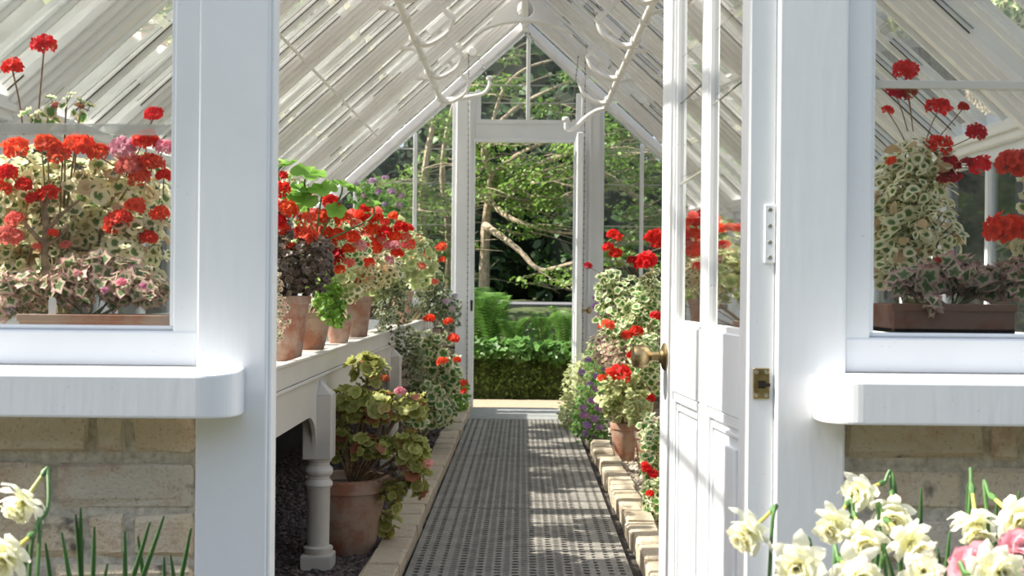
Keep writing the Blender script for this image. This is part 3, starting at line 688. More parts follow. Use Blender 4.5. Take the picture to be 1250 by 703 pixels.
for s in (-1,1):
    for y in RY:
        roof_beam('rafter',s,y,[(.066,-.03,.024),(.054,.022,.046),(.036,.044,.068),(.020,.066,.092)],'rafter')
    for k in range(7):
        for j in range(1,4):
            roof_beam('glazing_bar',s,RY[k]+1.07*j/4,[(.013,-.010,.008),(.008,.006,.026)],'bar')
        for j in range(4):
            y0=RY[k]+1.07*j/4+.008; y1=RY[k]+1.07*(j+1)/4-.008
            for r_ in range(4):
                xa=.04+(WID-.04)*r_/4; xb=.04+(WID-.04)*(r_+1)/4+.012
                z=.004; mb=MB(); dz=.006
                mb.add([(s*xa,y0,RZ(xa)+z),(s*xa,y1,RZ(xa)+z),(s*xb,y1,RZ(xb)+z+dz),(s*xb,y0,RZ(xb)+z+dz)],[(0,1,2,3) if s<0 else (3,2,1,0)]); mb.build('pane',M['roofglass'],roof)
    lap=MB()
    for k in range(7):
        for j in range(4):
            y0=RY[k]+1.07*j/4+.012; y1=RY[k]+1.07*(j+1)/4-.012
            for r_ in range(1,4):
                xa=.04+(WID-.04)*r_/4+R.uniform(-.03,.03); xb=xa+.022
                lap.add([(s*xa,y0,RZ(xa)-.002),(s*xa,y1,RZ(xa)-.002),(s*xb,y1,RZ(xb)-.002),(s*xb,y0,RZ(xb)-.002)],[(0,1,2,3) if s<0 else (3,2,1,0)])
    o=lap.build('glass_lap',M['algae'],roof); o['kind']='stuff'
    pl_=MB()
    for y in RY[1:]+[RY[k]+1.07*j/4 for k in range(7) for j in (1,2,3)]:
        hw=.067 if y in RY else .0135
        for sd_ in (-1,1):
            x=.06
            while x<WID-.05:
                xb=min(WID-.05,x+R.uniform(.05,.35))
                if R.random()<.62:
                    ya,yb=y+sd_*hw,y+sd_*(hw+.004); ya,yb=min(ya,yb),max(ya,yb); d_=.004
                    v=[(s*x,ya,RZ(x)-d_),(s*x,yb,RZ(x)-d_),(s*xb,yb,RZ(xb)-d_),(s*xb,ya,RZ(xb)-d_),(s*x,ya,RZ(x)-d_-.006),(s*x,yb,RZ(x)-d_-.006),(s*xb,yb,RZ(xb)-d_-.006),(s*xb,ya,RZ(xb)-d_-.006)]
                    pl_.add(v,[(0,1,2,3),(7,6,5,4),(0,4,5,1),(1,5,6,2),(2,6,7,3),(3,7,4,0)])
                x=xb
    o=pl_.build('dark_putty_line',M['darkputty'],roof); o['kind']='stuff'
    # iron purlin rod and boards near the ridge
    xr=1.10; MB().tube([(s*xr,2.1,RZ(xr)-.075),(s*xr,9.9,RZ(xr)-.075)],.008,8).build('purlin_rod',M['iron'],roof,True)
    mb=MB(); 
    v=[]
    for (x,dz) in ((.05,.0),(.05,-.16),(.20,-.16),(.20,-.02)): v.append((s*x,RZ(x)+dz))
    # gable end boards (far)
    def rake(name,off0,off1,ya,yb,mat):
        x0,x1=0.0,WID; p=[(s*x0,APEX-off0/nv),(s*x0,APEX-off1/nv),(s*x1,EAVE-off1/nv),(s*x1,EAVE-off0/nv)]
        if s>0: p=p[::-1]
        MB().prism(p,'y',ya,yb).build(name,M[mat],roof,bevel=.003)
    rake('rake_board',-.03,.085,9.66,9.72,'rafter'); rake('rake_board',.08,.135,9.80,9.87,'rafter'); rake('rake_board',.125,.155,9.86,9.93,'white')
MB().box(-.025,.025,2.0,9.95,APEX-.20,APEX+.05).build('ridge_beam',M['rafter'],roof,bevel=.005)
# ventilator stiles: short boards hanging near the gear in each bay
for s in (-1,1):
    for k in range(7):
        y=RY[k]+.535; x=.55; z=RZ(x)
        mb=MB(); mb.box(-.10,.10,-.035,.035,-.045,.0)
        ang=math.atan(SL)*s; mb.xform(Matrix.Translation((s*x,y,z-.012))@Matrix.Rotation(ang,4,'Y')); mb.build('vent_block',M['rafter'],roof,bevel=.004)
# arched spandrel bracket under the ridge
ab=empty('arched_roof_bracket',(0,8.5,2.6)); tag(ab,'white cast iron arched bracket with round hole, high under the ridge before the far gable','bracket')
bmx=MB(); xs=[.32*math.cos(math.pi*k/16) for k in range(17)]
arc=[(x*1.0,2.60+.145*math.sqrt(max(0,1-(x/.345)**2))*1.05) for x in xs]
for i in range(16):
    (xa,za),(xb,zb)=arc[i],arc[i+1]; t=.020
    ya,yb=8.465,8.535
    bmx.add([(xa,ya,za),(xb,ya,zb),(xb,ya,zb+t),(xa,ya,za+t),(xa,yb,za),(xb,yb,zb),(xb,yb,zb+t),(xa,yb,za+t)],[(0,1,2,3),(7,6,5,4),(0,4,5,1),(3,2,6,7),(0,3,7,4),(1,5,6,2)])
bmx.build('arch_flange',M['iron'],ab)
# web plate between arch and rafters with round opening (annulus sector strips)
web=MB(); ctr=(0,2.84); rr=.062
for s in (-1,1):
    outer=[(s*.012,2.97)]
    pts_out=[]
    n=14
    for i in range(n+1):
        a=math.pi/2-math.pi*i/n
        inner=(ctr[0]+s*rr*math.cos(a),ctr[1]+rr*math.sin(a))
        dx,dz=s*math.cos(a),math.sin(a)
        # march outward until the rafter line or the arch
        t=rr
        while t<.42:
            x=dx*t; z=ctr[1]+dz*t
            arcz=2.60+.145*math.sqrt(max(0,1-(x/.345)**2))*1.05+.015
            if z>APEX-.145/nv-SL*abs(x)+.02 or z<arcz or abs(x)>.30: break
            t+=.004
        pts_out.append((inner,(dx*t,ctr[1]+dz*t)))
    for (i1,o1),(i2,o2) in zip(pts_out[:-1],pts_out[1:]):
        ya,yb=8.492,8.508
        web.add([(i1[0],ya,i1[1]),(o1[0],ya,o1[1]),(o2[0],ya,o2[1]),(i2[0],ya,i2[1]),(i1[0],yb,i1[1]),(o1[0],yb,o1[1]),(o2[0],yb,o2[1]),(i2[0],yb,i2[1])],[(0,1,2,3),(7,6,5,4),(0,3,7,4),(1,5,6,2)])
web.build('bracket_web',M['iron'],ab)
MB().tube([(0.0+.066*math.cos(2*math.pi*k/20),8.5,2.84+.066*math.sin(2*math.pi*k/20)) for k in range(21)],.009,6).build('bracket_ring',M['iron'],ab,True)
MB().prism([(-.03,2.745),(0,2.712),(.03,2.745),(.025,2.76),(-.025,2.76)],'y',8.47,8.53).build('bracket_boss',M['iron'],ab,bevel=.004)

# ================================================================== VENT OPENING GEAR
def gear(s,side):
    g_=empty('vent_gear',(s*.62,6,2.32)); tag(g_,'white cast iron rod of curved vent levers running along the %s roof slope'%side,'vent gear','vent opening gears under the roof')
    MB().tube([(s*.605,2.2,2.32),(s*.605,9.45,2.32)],.0185,12).build('shaft',M['iron'],g_,True)
    for k in range(7):
        y=RY[k]+.535
        if y<5: continue
        pts=smooth_path([(s*.605,y,2.302),(s*.545,y,2.288),(s*.48,y,2.315),(s*.42,y,2.365),(s*.395,y,2.43)],5)
        lv=MB()
        n=len(pts)
        lv.tube(pts,[.0175-.005*i/(n-1) for i in range(n)],8); lv.tube([p+Vector((0,0,.012)) for p in pts[3:-2]],.009,6)
        lo=lv.build('lever',M['iron'],g_,True)
        MB().lathe((0,0,0),[(.026,-.03),(.030,-.024),(.030,.024),(.026,.03)],16).xform(Matrix.Translation((s*.605,y,2.32))@Matrix.Rotation(math.pi/2,4,'X')).build('collar',M['iron'],lo,True)
        MB().tube([(s*.395,y-.02,2.43),(s*.395,y+.02,2.43)],.014,10).build('pin',M['iron'],lo,True)
        e=Vector((s*.56,y+.03,RZ(.56)-.05)); a=Vector((s*.395,y+.02,2.43)); dr=(e-a)
        w=Vector((-dr.z,0,dr.x)).normalized()*.013; tk=Vector((0,.005,0))
        vs=[a+w-tk,a-w-tk,e-w-tk,e+w-tk,a+w+tk,a-w+tk,e-w+tk,e+w+tk]
        MB().add(vs,[(0,1,2,3),(7,6,5,4),(0,4,5,1),(1,5,6,2),(2,6,7,3),(3,7,4,0)]).build('link_bar',M['iron'],g_)
    for y in RY[3:-1]:
        b=MB(); b.tube(smooth_path([(s*.605,y,2.32),(s*.65,y,2.36),(s*.72,y,2.37),(s*.74,y,RZ(.74)-.12)],4),[.012]*13,8)
        b.build('hanger',M['iron'],g_,True)
        MB().tube([(s*.605,y-.022,2.32),(s*.605,y+.022,2.32)],.028,12).build('collar',M['iron'],g_,True)
    return g_
gl=gear(-1,'left'); gr=gear(1,'right')
def cord(name,pts,label):
    mb=MB(); pts=smooth_path(pts,3); mb2=[]
    tot=0; 
    for a,b in zip(pts[:-1],pts[1:]):
        L_=(b-a).length; n=max(1,int(L_/.022)); t=(b-a).normalized()
        for i in range(n):
            p=a.lerp(b,(i+.1)/n); q=a.lerp(b,(i+.9)/n); ref=Vector((1,0,0)) if i%2 else Vector((0,1,0)); sd_=t.cross(ref).normalized()*.004
            mb.tube([p,(p+q)/2+sd_,q],.0036,4,False); mb.tube([p,(p+q)/2-sd_,q],.0036,4,False)
    o=mb.build(name,M['chainiron']); return tag(o,label,'chain',None)
# crank handles at the end of each shaft
h=MB().tube(smooth_path([P(545,122,9.42),P(560,121,9.42),P(578,118,9.42),P(591,114,9.42),P(597,106,9.42),P(598,98,9.42)],4),[.017]*9+[.014]*12,10).build('crank_handle',M['iron'],gl,True)
MB().lathe(P(598,96,9.42),[(.014,-.012),(.026,-.008),(.028,.008),(.018,.016)],14).build('handle_knob',M['iron'],h,True)
h=MB().tube(smooth_path([P(742,133,9.42),P(728,136,9.42),P(714,145,9.42),P(705,154,9.42),P(697,159,9.42),P(691,158,9.42),P(691,148,9.42)],4),[.017]*13+[.013]*12,10).build('crank_handle',M['iron'],gr,True)
MB().lathe(P(690.5,146,9.42),[(.014,-.012),(.026,-.008),(.028,.008),(.018,.016)],14).build('handle_knob',M['iron'],h,True)
for nm,px,lb in (('pulley',577,'white pulley block at the left end of the far gable head'),('pulley',711,'white pulley block at the right end of the far gable head')):
    c=P(px,65,9.55); e_=tag(empty('pulley',c),lb,'pulley','pulleys on the far gable')
    MB().tube([c+Vector((0,-.05,0)),c+Vector((0,.05,0))],.034,16).build('pulley_wheel',M['iron'],e_,True,.003)
    MB().box(c.x-.055,c.x+.055,c.y+.02,c.y+.16,c.z-.012,c.z+.045).build('pulley_block',M['iron'],e_,bevel=.005)
cord('chain',[P(583,66,9.5),P(596,97,9.42)],'short chain from the left pulley down to the left crank handle')
cord('chain',[P(643,40,9.3),P(620,78,9.35),P(600,99,9.42)],'chain slanting from the ridge to the left crank handle')
cord('chain',[P(646,40,9.3),P(668,90,9.35),P(689,143,9.42)],'long chain slanting from the ridge to the right crank handle')
cord('chain',[P(706,68,9.5),P(702,105,9.45),P(697,150,9.42)],'short chain hanging from the right pulley to the right crank handle')
cord('chain',[P(572,66,9.5),P(571.5,250,9.5),P(569.5,480,9.5)],'long hanging chain down the left jamb of the far doorway')
cord('chain',[P(714.5,68,9.5),P(713,250,9.5),P(711,440,9.5)],'long hanging chain down the right jamb of the far doorway')

# ================================================================== FAR WALL
wb=struct(empty('wall_back',(0,YB,0)))
def fx(name,x0,x1,z0,z1,y0=YB-.06,y1=YB+.05,mat='white',bev=.004,par=None): return MB().box(x0,x1,y0,y1,z0,z1).build(name,M[mat],par or wb,bevel=bev)
fx('door_jamb',-.530,-.385,0,2.50); fx('jamb_bead',-.43,-.41,0,2.50,YB-.075,YB-.05); fx('door_jamb',.455,.60,0,2.50); fx('jamb_bead',.51,.53,0,2.50,YB-.075,YB-.05)
fx('door_jamb',.408,.455,0,2.2,YB-.02,YB+.05)
fx('door_head',-.384,.454,2.115,2.255); fx('head_moulding',-.40,.47,2.105,2.135,YB-.08,YB-.05)
# gable window
gw=struct(empty('window_3',(0,YB,2.26)))
fx('frame_rail',-.385,.455,2.25,2.285,YB-.07,YB+.04,par=gw); fx('mullion',.014,.046,2.28,2.99,YB-.06,YB+.03,par=gw)
fx('frame_stile',-.385,-.345,2.28,2.52,YB-.05,YB+.03,par=gw); fx('frame_stile',.41,.455,2.28,2.50,YB-.05,YB+.03,par=gw)
mb=MB(); mb.prism([(-.37,2.27),(.43,2.27),(.43,2.62),(.02,2.99),(-.37,2.63)],'y',YB+.0,YB+.005); mb.build('pane',M['glass'],gw)
for z in (2.42,2.56): MB().box(-.34,.41,YB-.004,YB,z,z+.010).build('glass_lap',M['milky'],gw)
# side lights of the far wall
for i,(s,xa,xm) in enumerate(((-1,-.53,-.86),(1,.60,.935))):
    w=struct(empty('window_%d'%(4+i),(s*1.1,YB,.86)))
    a,b=sorted((xa,s*WID))
    fx('frame_rail',a,b,.845,.90,YB-.10,YB+.04,par=w); fx('sill_board',a,b,.81,.846,YB-.14,YB+.05,par=w)
    fx('frame_stile',min(xa,xa+s*.035),max(xa,xa+s*.035),.90,RZ(xa)-.2,YB-.04,YB+.03,par=w)
    fx('mullion',xm-.014,xm+.014,.90,RZ(xm)-.2,YB-.04,YB+.02,par=w); fx('mullion',s*1.33-.014,s*1.33+.014,.90,RZ(1.33)-.2,YB-.04,YB+.02,par=w)
    edges=[abs(xa),abs(xm),1.33,WID]
    for e0,e1 in zip(edges[:-1],edges[1:]):
        MB().prism([(s*e0,.9),(s*e1,.9),(s*e1,RZ(e1)-.18),(s*e0,RZ(e0)-.18)][::s],'y',YB,YB+.005).build('pane',M['glass'],w)
    for z in (1.18,1.45,1.78,2.05):
        xe=(APEX-.2-z)/SL
        if xe>abs(xa)+.05: MB().box(min(xa,s*min(xe,1.75)),max(xa,s*min(xe,1.75)),YB-.004,YB,z,z+.010).build('glass_lap',M['milky'],w)
    # brick below
    MB().box(a,b,YB-.02,YB+.12,-.02,.812).build('mortar',M['mortar'],w)
    for k in range(10):
        z=.012+.0795*k; x=xa; wd=[.10,.215] if k%2 else [.215,.10]
        course(w,x,s*1.25,z,z+.068,wd+[.215,.215],YB-.06,YB+.02,'oldbrick',.011,s)
MB().box(-.545,-.535,YB-.005,YB+.05,0,.8).build('trim_4',M['mortar'])
bpy.data.objects['trim_4']['kind']='structure'
hg=MB().box(-.418,-.392,YB-.073,YB-.058,.775,.86).build('hinge',M['darkmetal'],wb,bevel=.002)
# far door, folded back against the right jamb, edge on
d2=struct(empty('door_2',(.425,9.9,0)))
def d2p(nm,x0,x1,y0,y1,z0,z1,mat='white'): return MB().box(x0,x1,y0,y1,z0,z1).build(nm,M[mat],d2,bevel=.003)
d2p('stile',.390,.432,9.20,9.31,.03,2.10); d2p('stile',.390,.432,9.84,9.93,.03,2.10); d2p('rail',.392,.430,9.31,9.84,.78,.92); d2p('rail',.392,.430,9.31,9.84,.03,.2); d2p('rail',.392,.430,9.31,9.84,1.99,2.10)
d2p('panel',.402,.420,9.31,9.84,.2,.78); d2p('glazing_bar',.396,.428,9.56,9.585,.92,1.99)
for a,b in ((9.31,9.56),(9.585,9.84)): MB().box(.409,.413,a,b,.92,1.99).build('pane',M['glass'],d2)
kb=lathe_dir(d2,'door_knob',(.432,9.25,.80),(1,0,0),[(.009,0),(.009,.035),(.02,.045),(.027,.058),(.022,.07),(.002,.074)],'brass',16)
MB().box(.430,.437,9.225,9.275,.74,.86).build('lock_plate',M['brass'],kb,bevel=.002)

# ================================================================== LEFT STAGING
XB=-.676
bench=tag(empty('plant_staging',(-.9,6,0)),'long cream-white wooden staging with turned legs and arched apron along the left side','staging')
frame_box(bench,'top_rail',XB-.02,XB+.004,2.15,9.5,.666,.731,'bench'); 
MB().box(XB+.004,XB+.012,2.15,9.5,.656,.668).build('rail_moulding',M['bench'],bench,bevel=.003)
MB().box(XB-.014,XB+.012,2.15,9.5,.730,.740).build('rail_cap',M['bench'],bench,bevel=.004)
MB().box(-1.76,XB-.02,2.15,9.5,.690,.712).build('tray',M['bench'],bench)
legsY=[1.9+2.33*k for k in range(4)]; legsY=[4.22-2.33,4.22,6.55,8.88]
# apron with arches between the legs
for ya,yb in zip([2.15]+legsY[1:],legsY[1:]+[9.5]):
    a0,b0=ya+.0,yb-.0; top=.656; low=.40; r_=.13
    cs=[(a0,top),(a0,low)] if ya!=2.15 else [(a0,top),(a0,.56)]
    for k in range(9):
        t=math.pi/2*k/8; cs.append((a0+.06+r_*(math.sin(t))*1.0, low+.02+ (.115)*(1-math.cos(t)) if False else low+.02+.115*math.sin(t)))
    for k in range(9):
        t=math.pi/2*(1-k/8); cs.append((b0-.06-r_*math.sin(t), low+.02+.115*math.sin(t)))
    cs+=[(b0,low),(b0,top)]
    # fix arcs: quarter circles springing from the legs
    cs=[(a0,top),(a0,low),(a0+.05,low)]+[(a0+.05+.16*(1-math.cos(math.pi/2*k/8)),low+.02+.12*math.sin(math.pi/2*k/8)) for k in range(9)]+[(b0-.05-.16*(1-math.cos(math.pi/2*(1-k/8))),low+.02+.12*math.sin(math.pi/2*(1-k/8))) for k in range(9)]+[(b0-.05,low),(b0,low),(b0,top)]
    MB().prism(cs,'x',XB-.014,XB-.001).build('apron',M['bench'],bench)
for y in legsY[1:]:
    lg=MB(); c=(XB,y)
    lg.box(XB-.048,XB+.048,y-.048,y+.048,.385,.60)
    x0,x1,y0,y1=XB-.048,XB+.048,y-.048,y+.048
    lg.add([(x0,y0,.60),(x1,y0,.60),(x1,y1,.60),(x0,y1,.60),(XB,y,.650)],[(0,1,4),(1,2,4),(2,3,4),(3,0,4)])
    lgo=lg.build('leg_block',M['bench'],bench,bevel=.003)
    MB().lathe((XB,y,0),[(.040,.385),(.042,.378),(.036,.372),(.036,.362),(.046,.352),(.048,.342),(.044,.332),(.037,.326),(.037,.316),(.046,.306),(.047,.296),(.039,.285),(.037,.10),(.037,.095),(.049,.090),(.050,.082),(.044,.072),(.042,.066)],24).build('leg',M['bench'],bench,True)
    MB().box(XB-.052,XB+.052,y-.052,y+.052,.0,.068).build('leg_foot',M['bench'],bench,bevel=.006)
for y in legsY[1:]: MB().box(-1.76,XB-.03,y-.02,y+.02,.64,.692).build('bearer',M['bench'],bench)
# window shelf inside right front window and right staging (out of the way behind the door)
rb=tag(empty('window_staging',(1.2,2.6,0)),'white staging shelf inside the right front window, under the trough','staging')
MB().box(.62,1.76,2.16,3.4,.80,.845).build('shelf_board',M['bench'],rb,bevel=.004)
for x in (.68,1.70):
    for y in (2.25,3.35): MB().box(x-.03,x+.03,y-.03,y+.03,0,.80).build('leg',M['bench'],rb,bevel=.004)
lb=tag(empty('window_staging',(-1.2,2.6,0)),'white shelf inside the left front window, under the trough and red geraniums','staging')
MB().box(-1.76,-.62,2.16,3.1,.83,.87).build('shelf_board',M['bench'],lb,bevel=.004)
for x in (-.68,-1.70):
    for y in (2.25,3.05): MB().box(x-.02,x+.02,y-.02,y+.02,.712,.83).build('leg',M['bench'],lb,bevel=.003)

# ================================================================== PLANTS
def H(px,py,d,rp,col): return (P(px,py,d), rp*d/F, col)
def blob(px,py,d,rx,ry,rd): return (tuple(P(px,py,d)), (rx*d/F, rd, ry*d/F))
# --- troughs in the two front windows
def trough(px0,px1,pyt,pyb,d,dep,label,mat):
    a=P(px0,pyb,d); b=P(px1,pyt,d); root=tag(empty('terracotta_trough',((a.x+b.x)/2,d+dep/2,a.z)),label,'trough','terracotta troughs in the front windows')
    x0,x1,z0,z1=a.x,b.x,a.z,b.z; t=.010
    mb=MB(); mb.box(x0,x1,d,d+t,z0,z1); mb.box(x0,x1,d+dep-t,d+dep,z0,z1); mb.box(x0,x0+t,d+t,d+dep-t,z0,z1); mb.box(x1-t,x1,d+t,d+dep-t,z0,z1); mb.box(x0,x1,d,d+dep,z0,z0+t)
    mb.build('trough_body',M[mat],root,bevel=.002)
    MB().box(x0-.003,x1+.003,d-.003,d+.003,z1-.012,z1+.001).build('trough_rim',M[mat],root,bevel=.001)
    MB().box(x0+t,x1-t,d+t,d+dep-t,z0+t,z1-.008).build('potting_soil',M['soil'],root)
    return x0,x1,z0,z1
trough(22,196,386,404,2.25,.14,'weathered pinkish terracotta trough in the left front window','terra')
trough(1090,1240,373,407,2.22,.15,'red-brown terracotta trough in the right front window','terra2')
# white plant label
a=P(64,376,2.262); tag(MB().prism([(-.007,-.02),(.007,-.02),(.007,.013),(.004,.018),(-.004,.018),(-.007,.013)],'y',-.001,.001).xform(Matrix.Translation(a)).build('plant_label',M['label']),'small white plant label stuck in the left window trough','label')
# --- LEFT WINDOW
plant('ivy_leaved_geranium','trailing variegated plant with pink-edged leaves in the left window trough','plant',(P(110,392,2.34).x,2.34,P(110,392,2.34).z),
  [blob(25,356,2.36,40,24,.05),blob(95,352,2.36,50,22,.05),blob(160,354,2.36,46,22,.05),blob(120,330,2.40,60,20,.05),blob(0,375,2.34,20,14,.03)],'ivy','pinkedge',420,.021,240,
  [H(148,345,2.3,8,PINK),H(95,335,2.32,7,PINK),H(175,350,2.3,6,(.6,.2,.4,1)),H(128,355,2.27,6,(.75,.35,.5,1))],up=.4,stems=8,sr=.002)
WL=[(15,82,18,RED),(54,56,20,RED),(188,140,15,RED),(20,182,22,ORED),(58,178,22,ORED),(98,178,24,ORED),(72,190,20,ORED),(150,182,22,PINK),(178,172,22,RED),(160,205,24,SALM),(185,200,20,ORED),(120,187,18,ORED),(8,212,18,RED),(30,226,14,RED),
 (10,290,22,SALM),(18,268,14,SALM),(60,237,16,RED),(40,243,12,RED),(145,270,22,ORED),(135,280,12,ORED),(165,252,18,ORED),(182,292,15,RED),(195,262,16,ORED),(170,217,18,ORED),(200,215,14,RED),(80,300,9,SALM),(3,230,14,RED),(200,180,15,PINK),(65,285,9,ORED),(45,302,8,SALM)]
plant('zonal_geranium','large cream-variegated geranium with red heads behind the left window','plant',(P(60,385,2.62).x,2.62,.875),
  [blob(-30,270,2.65,60,85,.14),blob(40,230,2.62,50,50,.13),blob(90,255,2.6,60,60,.14),blob(150,230,2.6,58,50,.14),blob(170,300,2.55,42,60,.12),blob(100,320,2.6,70,40,.12),blob(20,320,2.6,50,40,.12)],'round','cream',1500,.0165,300,
  [H(x,y,2.50 if y<160 else 2.46,r*.9,c) for x,y,r,c in WL],stems=21,stemmat='woody',sr=.0055,group='geraniums behind the left window')
plant('zonal_geranium','tall cream-edged sprig under the two topmost red heads, left window','plant',(P(75,300,2.5).x,2.5,.875),
  [blob(75,128,2.48,26,14,.03),blob(50,143,2.5,22,10,.03),blob(100,135,2.5,16,10,.03)],'round','creamgreen',22,.013,22,
  [H(68,129,2.47,6,(.5,.12,.12,1)),H(98,130,2.47,6,(.35,.15,.08,1))],stems=5,group='geraniums behind the left window',sr=.003)
wg=[o for o in COL.objects if o.name.startswith('zonal_geranium')][0]
for pts,r in (([(58,350),(54,310),(56,270),(48,232)],7),([(55,300),(38,282),(28,270)],4.5),([(56,285),(75,262),(98,244)],4),([(52,262),(60,240),(66,222)],3.5),([(56,300),(72,290),(84,276)],3.5)):
    q=smooth_path([P(x,y,2.47) for x,y in pts],4); MB().tube(q,[r*.8*2.47/F*(1-.5*i/(len(q)-1)) for i in range(len(q))],8).build('woody_branch',M['woody'],wg,True)
# --- RIGHT WINDOW
plant('ivy_leaved_geranium','pink-edged trailing plant spilling over the trough in the right window','plant',(P(1165,378,2.32).x,2.32,P(1165,378,2.32).z),
  [blob(1120,344,2.33,34,18,.05),blob(1165,337,2.33,40,22,.05),blob(1210,344,2.33,34,20,.05),blob(1240,340,2.30,22,22,.05),blob(1137,370,2.20,9,9,.01)],'ivy','pinkedge',300,.024,220,
  [H(1145,318,2.3,6,(.7,.1,.08,1))],up=.4,stems=8,sr=.002)
plant('zonal_geranium','tall green-and-cream bushy plant with crimson heads in the right window','plant',(P(1120,385,2.55).x,2.55,.85),
  [blob(1120,200,2.55,40,30,.08),blob(1112,240,2.55,44,36,.10),blob(1120,280,2.55,52,40,.11),blob(1100,320,2.55,40,34,.1),blob(1085,270,2.6,26,70,.08)],'ell','cream',900,.030,300,
  [H(x,y,2.5,r,c) for x,y,r,c in [(1105,87,19,RED),(1145,133,18,RED),(1093,112,15,CRIM),(1108,113,14,CRIM),(1084,136,9,RED),(1147,178,18,RED),(1160,200,14,CRIM),(1196,203,17,RED),(1176,131,9,RED),(1192,163,15,RED),(1155,217,16,CRIM),(1180,200,10,CRIM),(1088,198,8,ORED),(1104,322,11,ORED),(1168,216,8,CRIM)]],stems=15,sr=.004)
plant('zonal_geranium','orange-red geranium at the right edge of the right window','plant',(P(1275,385,2.4).x,2.4,.85),
  [blob(1262,300,2.38,22,40,.06),blob(1270,240,2.4,20,40,.06)],'round','cream',70,.02,70,
  [H(1236,201,2.3,26,ORED),H(1224,283,2.3,30,ORED),H(1262,195,2.32,20,ORED),H(1249,278,2.34,20,ORED)],stems=6,sr=.004)
# --- LEFT STAGING pots (tray top z=.712)
ZT=.712
pot((-.80,4.20,ZT),.095,.215,'tall limed terracotta pot nearest the left doorpost on the staging')
pot((-.845,4.95,ZT),.100,.145,'squat terracotta pot of bright green foliage on the staging')
pot((-.80,5.50,ZT),.06,.11,'small pale terracotta pot between two larger pots on the staging')
pot((-.815,6.20,ZT),.078,.20,'slender reddish terracotta pot farther along the staging')
pot((-.80,8.30,ZT),.085,.22,'terracotta pot near the far end of the staging')
def bp(x,y,h): return (x,y,ZT+h)
plant('coral_bell_plant','dark purple-leaved plant with scarlet flowers in the nearest staging pot','plant',bp(-.80,4.20,.18),
  [blob(345,325,4.15,32,44,.12),blob(378,325,4.2,28,40,.12),blob(335,285,4.3,24,32,.10),blob(390,310,4.35,18,22,.10)],'round','purple',1100,.012,260,
  [H(x,y,4.15,r,c) for x,y,r,c in [(342,232,14,RED),(330,250,14,ORED),(352,255,15,ORED),(340,270,12,RED),(375,290,15,ORED),(372,270,13,ORED),(345,280,10,ORED),(355,302,9,ORED),(330,275,10,RED)]],stems=8,sr=.003)
plant('trailing_variegated_ivy','pinkish-grey trailing ivy hanging at the left doorpost edge of the staging','plant',bp(-.84,3.75,.03),
  [blob(335,365,3.75,14,34,.05),blob(335,400,3.72,12,26,.04),blob(340,385,3.8,14,26,.04)],'ivy','pinkedge',260,.011,120,up=.2,stems=5,sr=.002)
plant('green_foliage_plant','fresh bright green leafy plant spilling over the squat staging pot','plant',bp(-.845,4.95,.12),
  [blob(403,368,4.85,22,24,.08),blob(412,385,4.82,14,16,.05),blob(395,350,4.95,20,14,.08)],'round','lime',420,.012,150,up=.5,stems=6,sr=.002)
plant('begonia','large round bright green leaves rising above the red geraniums on the left','plant',bp(-.95,4.6,0),
  [blob(372,245,4.6,20,14,.04)],'big','bigleaf',3,.05,3,[],stems=3,up=1,stemmat='greenstem')
bg_=bpy.data.objects['begonia']
for px,py,r,n_ in ((376,213,22,(.2,-.5,1)),(395,232,18,(0,-.6,.9)),(370,246,22,(-.2,-.7,.7)),(418,226,14,(.3,-.3,1)),(345,203,18,(-.2,-.3,1)),(410,258,13,(.2,-.8,.6)),(336,198,14,(0,-.2,1)),(455,250,10,(0,-.5,1)),(432,232,9,(.2,-.5,.8))):
    p=P(px,py,4.55); put('leaf',leaf_meshes('big','bigleaf')[R.randint(0,1)],bg_,p,basis(n_,(R.uniform(-1,1),-.3,-.3)),r*4.55/F)
sb=MB()
for px,py in ((376,213),(395,232),(418,226),(345,203),(455,250)): sb.tube(smooth_path([P(px,py,4.56),P(px-4,py+18,4.6),P(385,300,4.65)],4),.0035,5)
sb.build('leaf_stalk',M['greenstem'],bg_,True)
plant('zonal_geranium','sprawling red geranium between the purple plant and the slender pot, left staging','plant',bp(-.9,4.9,0),
  [blob(385,300,4.8,34,28,.12),blob(420,300,5.0,36,28,.14),blob(400,275,5.1,40,20,.12),blob(350,230,5.0,26,20,.1)],'round','creamgreen',420,.02,110,
  [H(x,y,4.72,r,c) for x,y,r,c in [(372,300,11,SALM),(398,283,10,ORED),(430,290,12,ORED),(435,275,9,SALM),(425,322,9,SALM),(388,312,9,ORED),(440,300,9,PINK),(378,325,10,SALM),(404,247,14,RED),(392,265,14,ORED),(412,287,12,ORED),(400,300,14,ORED),(395,320,14,SALM),(410,315,16,CRIM),(425,305,10,ORED),(380,262,11,SALM),(420,270,13,ORED),(365,285,12,RED),(385,283,14,SALM),(415,330,9,ORED),(405,262,11,ORED),(350,262,13,RED),(338,200,9,PINK),(345,215,8,RED),(378,240,8,PINK)]],group='red geraniums along the left staging',stems=8,stemmat='woody')
